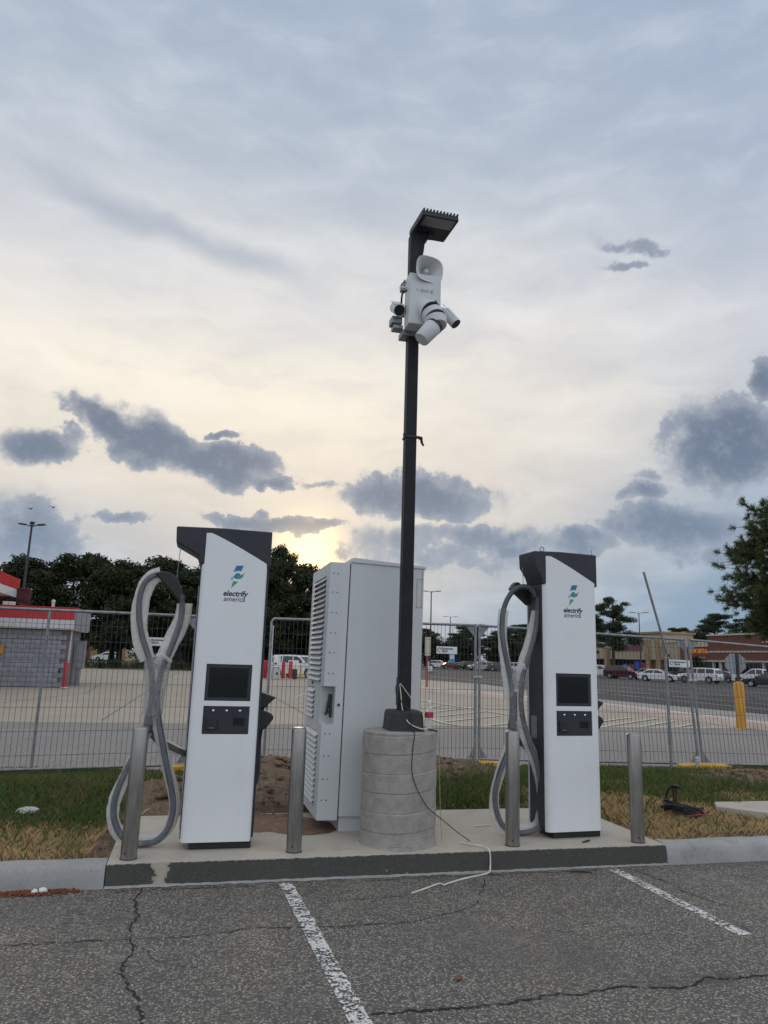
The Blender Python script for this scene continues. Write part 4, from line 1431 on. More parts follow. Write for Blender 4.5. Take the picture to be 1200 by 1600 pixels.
# mulch crumbs and crumpled paper against the left kerb
rr = random.Random(12)
mb = MB()
for _ in range(620):
    x = rr.gauss(-.95, .13); y = 5.70 - abs(rr.gauss(0, .040))
    s = rr.uniform(.004, .013)
    a = rr.uniform(0, PI)
    mb.bar((x - math.cos(a) * s, y - math.sin(a) * s, rr.uniform(.003, .012)), (x + math.cos(a) * s, y + math.sin(a) * s, rr.uniform(.003, .016)), s * .8, s * .6)
tag(mb.build('mulch_litter', MATS['mulch']), 'reddish mulch litter swept against the left kerb', 'mulch', kind='stuff')
def crumple(name, label, x, y, z, s, m, seed, flat=.6, cat='paper'):
    rr = random.Random(seed)
    bm = bmesh.new()
    bmesh.ops.create_icosphere(bm, subdivisions=3, radius=1)
    for v in bm.verts:
        v.co *= rr.uniform(.82, 1.12)
        v.co = Vector((v.co.x * s[0], v.co.y * s[1], max(v.co.z, -.3) * s[2]))
    me = bpy.data.meshes.new(name)
    bm.to_mesh(me); bm.free()
    o = finish(name, me, MATS[m])
    o.location = (x, y, z)
    return tag(o, label, cat)


crumple('crumpled_paper', 'bigger crumpled white paper scrap in the mulch by the left kerb', -.855, 5.66, .02, (.028, .022, .020), 'paper', 1)
crumple('paper_scrap', 'smaller crumpled white paper scrap at the edge of the kerb mulch', -.905, 5.655, .016, (.020, .018, .017), 'paper', 2)
crumple('white_stone', 'pale flat stone where dry and green grass meet on the left', -1.33, 7.49, .175, (.10, .06, .036), 'stone', 3, cat='stone')
crumple('brown_rock', 'rounded brown rock among clods behind the left cable loop', -.06, 7.95, .24, (.13, .10, .10), 'dirt_heap', 4, cat='rock')

# stake with coiled cable in the dry grass
SK = thing('stake_and_coil', 'dark stake with coiled black cable lying in the dry grass', 'cable coil', (4.83, 6.83, .15))
MB().box(-.022, -.012, -.05, .022, .012, .29).build('stake', MATS['bark'], SK, bevel=.004)
MB().tube([(-.10, .04, 0), (-.085, .03, .16), (-.075, .01, .24), (-.04, -.01, .285), (.03, -.02, .27), (.05, -.015, .25)], [.010, .011, .013, .020, .016, .006], 8).build('cable_tail', MATS['cord_black'], SK, smooth=True)
rr = random.Random(8)
for q in range(9):
    P_ = []
    ax, ay = .21 + rr.uniform(-.04, .03), .13 + rr.uniform(-.03, .03)
    ph = rr.uniform(0, 6)
    for i in range(25):
        a = 2 * PI * i / 24
        P_.append((.02 + math.cos(a) * ax + rr.uniform(-.01, .01), -.09 + math.sin(a) * ay, .055 + .03 * math.sin(a * 2 + ph) + q * .005 - .10 * math.cos(a) * .4))
    MB().tube(P_, .0075, 6, caps=False).build('coil_turn', MATS['cord_black'], SK, smooth=True)
MB().tube(spline([(-.05, -.26, .04), (.05, -.28, .055), (.16, -.28, .05), (.22, -.27, .045)], 5), .006, 6).build('loose_end', MATS['faded_red'], SK, smooth=True)

# ================================================================== TEMPORARY FENCE
WIRE = MATS['wire']
def fence_panel(label, p0, p1, ztop0, ztop1, zb, lean=0.0, midpost=True, gus=(1, 1), sign=None, posts=(1, 1), lean_posts=(0, 0)):
    p0, p1 = Vector((*p0, 0)), Vector((*p1, 0))
    W = (p1 - p0).length
    rz = math.atan2(p1.y - p0.y, p1.x - p0.x)
    t = thing('mesh_fence', label, 'fence', (p0.x, p0.y, 0), rz, 'temporary mesh fence panels')
    top = lambda u: ztop0 + (ztop1 - ztop0) * u / W
    r_ = .0195
    gal = MATS['galvanised']
    yl = lambda z: lean * (z - zb)
    xl = lambda u, z: u + (lean_posts[0] + (lean_posts[1] - lean_posts[0]) * u / W) * (z - zb)
    pt = lambda u, z: (xl(u, z), yl(z), z)
    c = .06
    MB().tube([pt(0.02, top(0)), pt(W - .02, top(W))], r_, 10).build('top_rail', gal, t, smooth=True)
    MB().tube([pt(0, zb), pt(W, zb)], r_, 10).build('bottom_rail', gal, t, smooth=True)
    for e, u in ((0, .0), (1, W)):
        if posts[e]:
            MB().tube([pt(u, zb - .13), pt(u, top(u) + .02)], r_ * 1.05, 10).build('post', gal, t, smooth=True)
        else:
            MB().tube([pt(u, zb), pt(u, top(u) - .04), pt(u + (.03 if e == 0 else -.03), top(u))], r_, 10).build('post', gal, t, smooth=True)
        if gus[e]:
            s = 1 if e == 0 else -1
            MB().add([pt(u + s * .02, top(u) - .02), pt(u + s * .16, top(u) - .02), pt(u + s * .02, top(u) - .18)], [(0, 1, 2)]).build('gusset', gal, t)
            MB().add([pt(u + s * .02, zb + .02), pt(u + s * .12, zb + .02), pt(u + s * .02, zb + .17)], [(0, 1, 2)]).build('gusset', gal, t)
    if midpost:
        MB().tube([pt(W * .5, zb), pt(W * .5, top(W * .5))], r_ * .9, 10).build('mid_post', gal, t, smooth=True)
    wires = MB()
    nv = int(W / .062)
    rr = random.Random(int(W * 1000))
    for i in range(1, nv):
        u = W * i / nv + rr.uniform(-.004, .004)
        wires.tube([pt(u, zb), pt(u + rr.uniform(-.006, .006), (zb + top(u)) / 2), pt(u, top(u))], .0031, 4, caps=False)
    for z in (zb + .16, zb + .44, zb + .72, zb + 1.0, zb + 1.28, zb + 1.52, zb + 1.72):
        wires.tube([pt(0, z), pt(W * .5, z + rr.uniform(-.01, .004)), pt(W, z)], .0032, 4, caps=False)
    w = wires.build('wire_mesh', WIRE, t)
    w['kind'] = 'stuff'
    if sign is not None:
        u, z = sign
        sg = MB().box(u - .168, -.016 + yl(z), z - .054, u + .168, -.011 + yl(z), z + .054).build('sign_plate', MATS['sign_white'], t, bevel=.001)
        yy = -.0166 + yl(z)
        P_ = [(u - .125 + .026 * math.cos(a), yy, z + .006 + .026 * math.sin(a)) for a in [2 * PI * i / 16 for i in range(14)]]
        MB().tube(P_, .0055, 6).build('sign_ring', MATS['sign_black'], sg)
        text_mesh('sign_word', 'Equipment', .042, MATS['sign_black'], sg, (u - .085, yy, z + .010), align='LEFT', bold=.0012)
        text_mesh('sign_word', 'Share', .042, MATS['sign_black'], sg, (u - .085, yy, z - .026), align='LEFT', bold=.0012)
        MB().box(u - .13, yy - .0005, z - .046, u + .03, yy + .0005, z - .042).build('sign_line', MATS['sign_grey'], sg)
    return t


ZB = .19
fence_panel('mesh fence panel nearest the grey kiosk, left of both chargers', (-3.55, 9.55), (.0, 10.2), 2.06, 2.09, ZB, 0, True, (1, 1), (3.13, 1.735))
fence_panel('mesh fence panel behind the white cabinet and light pole', (1.02, 10.38), (4.15, 10.62), 2.11, 2.15, ZB, 0, True, (0, 1), (2.66, 1.76), (0, 1))
fence_panel('mesh fence panel behind the right charger', (4.215, 10.62), (7.55, 10.06), 2.15, 2.04, ZB, 0, True, (1, 1), (3.15, 1.67), (1, 1), (0, -.07))
fence_panel('leaning mesh fence panel at the far right behind the dirt heap', (7.62, 10.05), (11.0, 9.45), 2.04, 1.85, ZB, 0, True, (1, 1), None, (1, 1), (-.07, -.06))
fence_panel('mesh fence panel at the far left edge before the canopy', (-7.2, 9.35), (-3.62, 9.54), 2.05, 2.06, ZB, 0, True, (1, 1), None)


def fence_foot(label, x, y, z, rz, l=.62):
    t = thing('ballast_block', label, 'fence block', (x, y, z), rz, 'yellow fence feet')
    MB().prism([(-l / 2, 0), (-l / 2 + .02, .085), (-.10, .10), (.10, .10), (l / 2 - .02, .085), (l / 2, 0)], -.11, .11).build('block', MATS['yellow_plastic'], t, bevel=.012)
    for x_ in (-l / 2 + .05, -.14, .14):
        MB().box(x_ - .006, -.1125, .015, x_ + .006, -.1095, .07).build('slot', MATS['black_plastic'], t)
    return t


fence_foot('yellow plastic fence foot half hidden behind the left charger', .05, 10.15, .10, R(10))
fence_foot('yellow plastic fence foot sunk in dirt behind the right cable loop', 4.2, 10.42, .085, R(-4), .70)
fence_foot('yellow plastic fence foot under the leaning joint, behind the heap', 7.50, 9.86, .115, R(-8), .80)


def clamp(label, x, y, z):
    t = thing('pipe_coupler', label, 'clamp', (x, y, z), 0, 'clamps joining fence posts')
    MB().box(-.075, -.032, -.014, .075, -.022, .014).build('plate', MATS['cream_trim'], t, bevel=.004)
    MB().box(-.075, .022, -.014, .075, .032, .014).build('plate', MATS['galvanised'], t, bevel=.004)
    MB().cyl((0, -.045, 0), (0, .04, 0), .010, n=8).build('bolt', MATS['galvanised'], t)
    return t


clamp('pale clamp joining two fence posts left of the right charger', 4.18, 10.62, 1.38)
clamp('pale clamp joining the leaning fence posts far right', 7.585 - .085, 10.055, 1.42)
# bent tube standing against the fence
bp_ = thing('bent_steel_post', 'tall galvanised tube bent toward the left above the fence', 'post', (6.98, 9.92, 0))
MB().tube([(0.0, 0, .10), (-.01, 0, 1.0), (-.022, 0, 1.90), (-.04, 0, 2.0)], .022, 10).build('lower_tube', MATS['galvanised'], bp_, smooth=True)
MB().tube([(-.012, -.02, 1.84), (-.35, -.02, 3.04)], .0185, 10).build('upper_tube', MATS['galvanised'], bp_, smooth=True)
# marker stub
mk = thing('marker_stub', 'short pale pipe stub standing before the leaning fence', 'pipe', (7.05, 9.45, .12))
mk.location = (7.30, 9.75, .08)
MB().lathe([(.026, 0), (.026, .17), (.034, .175), (.034, .235), (.020, .25)], 14).build('pipe', MATS['stone'], mk, smooth=True)

# ================================================================== BACKGROUND: LEFT, FUEL STOP
KX0, KX1, KY0, KY1 = -13.0, -5.43, 34.72, 38.7
KI = thing('fuel_kiosk', 'grey block kiosk with red and white fascia behind the fence', 'building', ((KX0 + KX1) / 2, KY0, 0))
ox = (KX0 + KX1) / 2
MB().box(KX0 - ox, .06, -.02, KX1 - ox, KY1 - KY0, 2.5).build('wall', MATS['mortar'], KI)
bms = []
for q in range(3):
    rr = random.Random(30 + q)
    mb = MB()
    n = 5
    vs, fs = [], []
    for i in range(n):
        for k in range(3):
            e = i in (0, n - 1) or k in (0, 2)
            vs.append((.388 * i / (n - 1), 0.0 if e else -.014 - rr.uniform(0, .016), .188 * k / 2))
    for i in range(n - 1):
        for k in range(2):
            a = i * 3 + k
            fs.append((a, a + 3, a + 4, a + 1))
    m0 = len(vs)
    vs += [(0, .07, 0), (.388, .07, 0), (.388, .07, .188), (0, .07, .188)]
    fs += [(0, 3, 6, 9, 12, m0 + 1, m0), (2, m0 + 3, m0 + 2, 14, 11, 8, 5), (0, m0, m0 + 3, 2, 1), (12, 13, 14, m0 + 2, m0 + 1)]
    mb.add(vs, fs)
    o = mb.build('block', MATS['block_grey' if q != 1 else 'block_grey_dark'], KI)
    bms.append(o)
protos = bms
rr = random.Random(2)
first = [True] * 3
for r_ in range(12):
    xo = 0 if r_ % 2 == 0 else -.2
    for c_ in range(13):
        x = KX1 - .398 - c_ * .4 + (0 if r_ % 2 == 0 else .0) + (0 if r_ % 2 == 0 else .2)
        if x + .388 > KX1 + .01:
            x = KX1 - .398
            if r_ % 2: continue
        q = rr.randrange(3)
        if first[q]:
            o = protos[q]; first[q] = False
        else:
            o = protos[q].copy(); COL.objects.link(o); o.parent = KI
        o.location = (x - ox, 0.0, .008 + r_ * .2)
MB().box(KX1 - ox - .34, -.03, 0.0, KX1 - ox + .04, .05, .0).v
# fascia: white band and ribbed red panels
FX0, FX1, FYF, FYB = KX0 - ox - .2, KX1 - ox + .33, -.38, KY1 - KY0 + .3
MB().box(FX0, FYF + .03, 2.44, FX1 - .03, FYB - .03, 3.30).build('roof_deck', MATS['cream_trim'], KI)
x = FX0
i = 0
while x < FX1 - .05:
    x1 = min(x + .62, FX1)
    MB().box(x + .006, FYF, 2.86, x1 - .006, FYF + .028, 3.36).build('red_fascia_panel', MATS['red_paint'], KI, bevel=.006)
    MB().box(x + .004, FYF - .004, 2.49, x1 - .004, FYF + .028, 2.852).build('white_fascia_panel', MATS['trim_white'], KI, bevel=.004)
    x = x1
MB().box(FX0, FYF - .02, 3.362, FX1 + .02, FYB, 3.40).build('roof_edge', MATS['red_paint'], KI)
MB().box(FX1 - .028, FYF + .03, 2.49, FX1, FYB, 3.36).build('end_fascia', MATS['block_grey_dark'], KI)
MB().box(KX1 - ox - .005, .10, 0, KX1 - ox + .03, .16, 2.44).build('corner_trim', MATS['faded_red'], KI)
MB().cyl((KX1 - ox + .10, .45, 0), (KX1 - ox + .10, .45, 2.44), .045, n=10).build('downpipe', MATS['trim_white'], KI)
MB().box(-8.30 - ox, -.16, 1.33, -7.86 - ox, -.03, 1.70).build('meter_box', MATS['yellow_paint'], KI, bevel=.02)
MB().box(-5.62 - ox, -.06, .62, -5.54 - ox, -.02, .72).build('socket', MATS['dark_metal'], KI)
MB().lathe([(.07, 3.36), (.07, 3.66), (.085, 3.67), (.085, 3.76), (.04, 3.80)], 12, (-6.35 - ox, 1.2)).build('roof_vent', MATS['trim_white'], KI, smooth=True)
for xx in (-8.4, -8.15, -9.0):
    MB().box(xx - ox, 1.0, 3.36, xx + .22 - ox, 1.3, 3.62).build('roof_unit', MATS['trim_white'], KI, bevel=.02)
ut = thing('utility_case', 'tall grey utility case standing right of the kiosk', 'utility box', (-5.12, 37.0, 0))
MB().box(-.18, -.2, .75, .22, .2, 2.02).build('case', MATS['sign_grey'], ut, bevel=.02)
MB().box(-.12, -.12, 0, .06, .12, .75).build('leg', MATS['sign_grey'], ut, bevel=.01)
MB().box(-.15, -.207, .82, .18, -.199, 1.95).build('door', MATS['block_grey'], ut)


def guard_post(label, x, y, hgt, r_, m='faded_red', grp='red guard posts by the kiosk'):
    t = thing('guard_post', label, 'guard post', (x, y, 0), 0, grp)
    MB().lathe([(r_, 0), (r_, hgt - .05), (r_ * .8, hgt - .015), (r_ * .3, hgt)], 16).build('post', MATS[m], t, smooth=True)
    MB().lathe([(r_ + .07, 0), (r_ + .06, .03), (r_ * .9, .05)], 16).build('collar', MATS['stone'], t, smooth=True)
    return t


guard_post('red guard post at the near right corner of the kiosk', -5.22, 34.15, 1.08, .105)
guard_post('red guard post behind the kiosk corner, by the utility case', -5.45, 38.95, 1.10, .11)

CN = thing('fuel_canopy', 'red edged fuel canopy showing at the left picture edge', 'canopy', (-22, 33, 0))
MB().box(-12, -13, 4.35, 12.4, 10.4, 5.1).build('deck', MATS['cream_trim'], CN)
MB().box(12.4, -13, 4.72, 12.5, 10.4, 5.28).build('red_fascia', MATS['canopy_red'], CN, bevel=.02)
MB().box(12.4, -13, 4.28, 12.47, 10.4, 4.715).build('white_fascia', MATS['trim_white'], CN)
MB().box(-12, 10.4, 4.28, 12.5, 10.5, 5.28).build('end_fascia', MATS['red_paint'], CN)
MB().box(12.5, 10.2, 3.95, 13.15, 10.6, 4.78).build('end_sign', MATS['car_maroon'], CN, bevel=.02)
for yy in (-9, 6):
    MB().box(4.0, yy - .2, 0, 4.4, yy + .2, 4.35).build('column', MATS['trim_white'], CN)

# air and vacuum station
AV = thing('air_machine', 'white air machine on a grey stand between red posts', 'machine', (5.72, 53.2, 0))
MB().box(-.28, -.2, .0, .30, .25, .78).build('stand', MATS['stone'], AV, bevel=.02)
MB().box(-.24, -.26, .80, .26, .22, 1.62).build('cabinet', MATS['sign_white'], AV, bevel=.05)
MB().box(-.06, -.266, 1.28, .16, -.259, 1.45).build('notice', MATS['paper'], AV)
MB().box(-.16, -.27, 1.0, .0, -.259, 1.14).build('coin_slot', MATS['black_plastic'], AV)
MB().box(-.02, -.208, .30, .12, -.199, .46).build('hatch', MATS['black_plastic'], AV)
pl = thing('slim_grey_pole', 'slim grey pole rising beside the white air machine', 'pole', (5.30, 53.0, 0))
MB().lathe([(.09, 0), (.09, 1.7), (.07, 1.72), (.065, 3.55), (.09, 3.57), (.09, 3.68), (.03, 3.7)], 12).build('shaft', MATS['trim_white'], pl, smooth=True)
for (lab, x, y, hgt, r_) in (('red guard post left of the air machine, outer one', 4.78, 53.3, 1.28, .13), ('red guard post left of the air machine, inner one', 5.02, 53.6, 1.28, .13),
                             ('red guard post right of the air machine', 6.28, 53.5, 1.22, .13), ('red guard post nearest the vacuum station', 6.78, 53.4, 1.28, .13)):
    guard_post(lab, x, y, hgt, r_, 'red_paint', 'red guard posts around the air machine')
VC = thing('vacuum_station', 'pale vacuum cabinet with dark base beside the red posts', 'machine', (7.05, 54.2, 0))
MB().box(-.30, -.2, 0, .30, .2, .70).build('base', MATS['dark_metal'], VC, bevel=.02)
MB().prism([(-.34, .72), (.18, .72), (.36, .95), (.36, 1.32), (-.34, 1.32)], -.24, .24).build('hood', MATS['sign_white'], VC, bevel=.03)
op = thing('orange_marker', 'thin orange marker post before the parked van', 'post', (7.42, 52.6, 0))
MB().lathe([(.055, 0), (.055, .95), (.02, 1.0)], 12).build('post', MATS['yellow_paint'], op, smooth=True)


def lamp(label, x, y, hgt, heads, rz=0.0, r_=.11, L=1.1):
    t = thing('lot_light', label, 'light pole', (x, y, 0), rz, 'tall lot lights')
    MB().lathe([(.30, 0), (.30, .75), (.28, .78)], 16).build('footing', MATS['conc_footing'], t)
    MB().tube([(0, 0, .75), (0, 0, hgt)], [r_, r_ * .65], 10).build('shaft', MATS['dark_metal'], t, smooth=True)
    for a in heads:
        d = Vector((math.cos(a), math.sin(a), 0))
        arm_ = MB().bar(Vector((0, 0, hgt - .10)), d * L * .55 + Vector((0, 0, hgt + .03)), .07, .07).build('arm', MATS['dark_metal'], t)
        MB().bar(d * L * .5 + Vector((0, 0, hgt + .03)), d * L * 1.15 + Vector((0, 0, hgt + .09)), .34, .10).build('head', MATS['dark_metal'], arm_, bevel=.02)
    return t


lamp('tall lot light rising over the oaks on the left', -12.78, 60, 10.85, (0, PI, PI / 2 + .4, -PI / 2 + .4), R(-10), .12, .85)
lamp('tall lot light standing right of the cabinet', 33.9, 105, 11.8, (0, PI, PI / 2), R(-25), .12, 1.25)
lamp('slim lot light behind the tall pine, before the tan store', 79, 120, 11.4, (0, PI), R(-33), .12, 1.5)
lamp('tiny far lot light over the joined fence posts', 62, 176, 12.6, (0, PI), R(-20), .14, 1.6)


# ================================================================== TREES
def leaf_mesh(name, clumps, per, size, asp, rs, flat=.75):
    """clumps: (x,y,z,rx,rz). small leaf-spray quads fill each clump, denser near its skin"""
    out = []
    for (x, y, z, rx, rz_) in clumps:
        n = int(per * (rx / .9) ** 1.5)
        d = rs.normal(0, 1, (n, 3))
        d /= np.linalg.norm(d, axis=1)[:, None]
        rad = rs.uniform(0, 1, n) ** .40
        wob = 1 + .25 * np.sin(d[:, 0] * 5 + x) * np.sin(d[:, 2] * 6 + z)
        out.append(d * (rad * wob)[:, None] * np.array([rx, rx, rz_]) + np.array([x, y, z]))
    C = np.concatenate(out)
    n = len(C)
    a = rs.normal(0, 1, (n, 3)); a /= np.linalg.norm(a, axis=1)[:, None]
    b_ = rs.normal(0, 1, (n, 3)); b_ = np.cross(a, b_); b_ /= np.linalg.norm(b_, axis=1)[:, None]
    s = rs.uniform(.55, 1.3, n)[:, None] * size
    V = np.stack([C - a * s, C + b_ * s * asp * .5 - a * s * .1, C + a * s, C - b_ * s * asp * .5 + a * s * .15], 1).reshape(-1, 3)
    F = np.arange(n * 4).reshape(-1, 4)
    return np_mesh(name, V, F)


def tree_parts(kind, seed, hgt, rad):
    rs = np.random.RandomState(seed)
    rr = random.Random(seed)
    clumps, limbs = [], []
    if kind == 'oak':
        for _ in range(92):
            a = rr.uniform(0, 2 * PI)
            u = rr.uniform(0, 1) ** .9
            z = hgt * (.24 + .72 * u)
            env = max(.05, math.sin(PI * min(1, (.25 + .72 * u)))) ** .55
            q = rad * env * math.sqrt(rr.uniform(.05, 1))
            r_ = rr.uniform(.65, 1.25) * rad / 4.2
            clumps.append((q * math.cos(a), q * math.sin(a), z - r_ * .4, r_, r_ * .75))
        th = hgt * .26
        for c in clumps[::9]:
            limbs.append([(0, 0, th * .9), (c[0] * .35, c[1] * .35, th + (c[2] - th) * .45), (c[0] * .8, c[1] * .8, c[2])])
        trunk = [(0, 0, 0), (.05, .02, th * .5), (0, 0, th), (.1, .05, hgt * .5)]
        tr = [.34, .27, .22, .12]
        m, per, size, asp = 'oak_leaf', 210, .21, .75
    elif kind == 'pine':
        for _ in range(44):
            a = rr.uniform(0, 2 * PI)
            u = rr.uniform(0, 1)
            z = hgt * (.36 + .62 * u)
            q = rad * (1 - .55 * u) * math.sqrt(rr.uniform(.02, 1))
            r_ = rr.uniform(.6, 1.15) * rad / 3.4
            clumps.append((q * math.cos(a), q * math.sin(a), z, r_, r_ * .48))
        for c in clumps:
            limbs.append([(0, 0, c[2] - .5), (c[0] * .5, c[1] * .5, c[2] - .45), (c[0], c[1], c[2] - .15)])
        trunk = [(0, 0, 0), (.08, .0, hgt * .4), (-.05, .05, hgt * .75), (0, 0, hgt * .95)]
        tr = [.26, .20, .14, .05]
        m, per, size, asp = 'pine_leaf', 300, .22, .38
    crown = leaf_mesh('crown', clumps, per, size, asp, rs)
    mb = MB()
    mb.tube(spline(trunk, 4), [tr[0] + (tr[-1] - tr[0]) * i / 12 for i in range(13)], 9)
    for l in limbs:
        mb.tube(spline(l, 3), [.10 - .075 * i / 6 for i in range(7)], 6, caps=False)
    me = bpy.data.meshes.new('trunk')
    me.from_pydata(mb.v, [], mb.f)
    return crown, me, m


TREES = {}
def tree(kind, label, x, y, hgt, rad, seed, group, name, cat='tree', zbase=0.0):
    key = (kind, seed)
    H0, R0 = (12.0, 4.2) if kind == 'oak' else (11.5, 3.4)
    if key not in TREES:
        TREES[key] = tree_parts(kind, seed, H0, R0)
    crown, trunk, m = TREES[key]
    t = thing(name, label, cat, (x, y, zbase), random.Random(int(x * 10 + y)).uniform(0, 6.28), group)
    t.scale = (rad / R0, rad / R0, hgt / H0)
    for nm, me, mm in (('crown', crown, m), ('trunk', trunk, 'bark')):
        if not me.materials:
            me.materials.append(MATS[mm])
        o = bpy.data.objects.new(nm, me)
        COL.objects.link(o)
        o.parent = t
    return t


OAKS = [(-22.5, 86, 10.81, 4.88, 1, 'dark spreading oak behind the red canopy corner'),
        (-17.2, 82, 11.12, 4.64, 2, 'dark oak behind the left tall lot light'),
        (-12.3, 84, 12.24, 5.12, 3, 'dark oak towering over the kiosk roof vent'),
        (-7.6, 82, 11.53, 4.51, 1, 'dark oak with a sky gap, left of the cable arch'),
        (-3.2, 84, 12.24, 4.88, 2, 'dark oak directly behind the left cable arch'),
        (1.6, 82, 11.83, 4.76, 3, 'dark oak behind the left charger hood'),
        (6.2, 83, 12.44, 4.64, 1, 'dark oak just right of the left charger hood'),
        (9.0, 84, 14.48, 2.70, 2, 'tallest oak crown, lit at its edge by the low sun'),
        (12.6, 83, 12.44, 4.15, 3, 'dark oak left of the white cabinet top'),
        (17.0, 86, 11.42, 4.76, 1, 'dark oak hidden mostly behind the white cabinet'),
        (-20.0, 97, 10.50, 5.00, 3, 'second row oak behind the left tall lot light'),
        (-10.0, 98, 11.20, 5.00, 1, 'second row oak between the kiosk and the cable arch'),
        (-1.0, 97, 11.50, 5.00, 2, 'second row oak beside the cable arch'),
        (8.0, 99, 11.80, 5.00, 3, 'second row oak behind the left charger right edge'),
        (16.0, 98, 11.40, 5.00, 2, 'second row oak behind the white cabinet')]
for (x, y, hg, rd, sd, lb) in OAKS:
    tree('oak', lb, x, y, hg, rd, sd, 'oaks behind the fuel stop', 'oak_tree')
FAR = [(58, 200, 11.0, 6, 'far pine grove tree nearest the cabinet edge'), (66, 205, 9.5, 7, 'far low pine behind the first fence sign'), (73, 200, 9.8, 6, 'far pine over the red and silver cars'),
       (80, 206, 12.6, 7, 'far pine with a pale trunk left of the joined posts'), (88, 204, 11.5, 6, 'far pine behind the joined fence posts'), (95, 215, 13.6, 7, 'far pine right of the joined fence posts'),
       (103, 222, 14.6, 6, 'far pine behind the blue lettered store corner'), (112, 235, 14.8, 7, 'far pine over the blue lettered store roof'), (62, 215, 12.2, 7, 'far pine in the second row beside the cabinet'),
       (84, 222, 13.0, 6, 'far pine in the second row behind the joined posts'), (70, 222, 11.8, 6, 'far pine in the second row above the fence sign'), (120, 225, 14.2, 6, 'far pine rising behind the store roof by the right cable')]
for (x, y, hg, sd, lb) in FAR:
    tree('pine', lb, x, y, hg, 5.6, sd, 'far pines beyond the lot', 'pine_tree')
rs_u = np.random.RandomState(5)
cu_ = [(rs_u.uniform(48, 128), rs_u.uniform(206, 226), rs_u.uniform(.8, 8.0), rs_u.uniform(1.3, 2.4), rs_u.uniform(1.0, 1.8)) for _ in range(330)]
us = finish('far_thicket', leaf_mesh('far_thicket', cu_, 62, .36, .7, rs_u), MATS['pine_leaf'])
tag(us, 'dark far thicket closing the view under the far pines', 'thicket', kind='stuff')
cu_ = [(rs_u.uniform(-34, 24), rs_u.uniform(128, 136) if -1 else 0, rs_u.uniform(.8, 4.5), rs_u.uniform(1.2, 2.0), rs_u.uniform(.9, 1.5)) for _ in range(90)]
cu_ = [c for c in cu_ if not (-22 < c[0] < -10)]
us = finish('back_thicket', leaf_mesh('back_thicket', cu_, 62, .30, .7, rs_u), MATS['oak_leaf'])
tag(us, 'dark thicket behind the brown brick building and oaks', 'thicket', kind='stuff')
tree('pine', 'tall pine among the parked cars right of the right charger', 57.6, 94, 11.4, 3.6, 7, None, 'pine_tree')
tree('pine', 'smaller pine beside the right charger edge, behind the tall pine', 58.5, 101, 9.6, 3.2, 6, None, 'pine_tree')
for (x, y, hg, rd, sd, lb) in ((113, 157, 11.4, 4.0, 6, 'round topped pine behind the tan store right corner'), (112, 149, 10.9, 4.2, 7, 'low pine behind the orange lettered shop'),
                               (114, 144, 14.2, 5.6, 6, 'pine behind the brick store left parapet'), (116, 136.5, 12.8, 5.5, 7, 'pine above the brick store chimney'), (121, 136, 13.8, 5.5, 6, 'pine above the brick store at the right edge')):
    tree('pine', lb, x, y, hg, rd, sd, 'pines behind the shops', 'pine_tree')
for (x, y, hg, rd, lb) in ((97.0, 128.5, 4.2, 1.5, 'small leafy tree before the orange lettered shop'), (97.2, 115.5, 3.4, .9, 'small shrub tree before the brick store columns')):
    t = tree('oak', lb, x, y, hg, rd, 3, None, 'small_tree')
    o = [c for c in t.children if c.name.startswith('crown')][0]

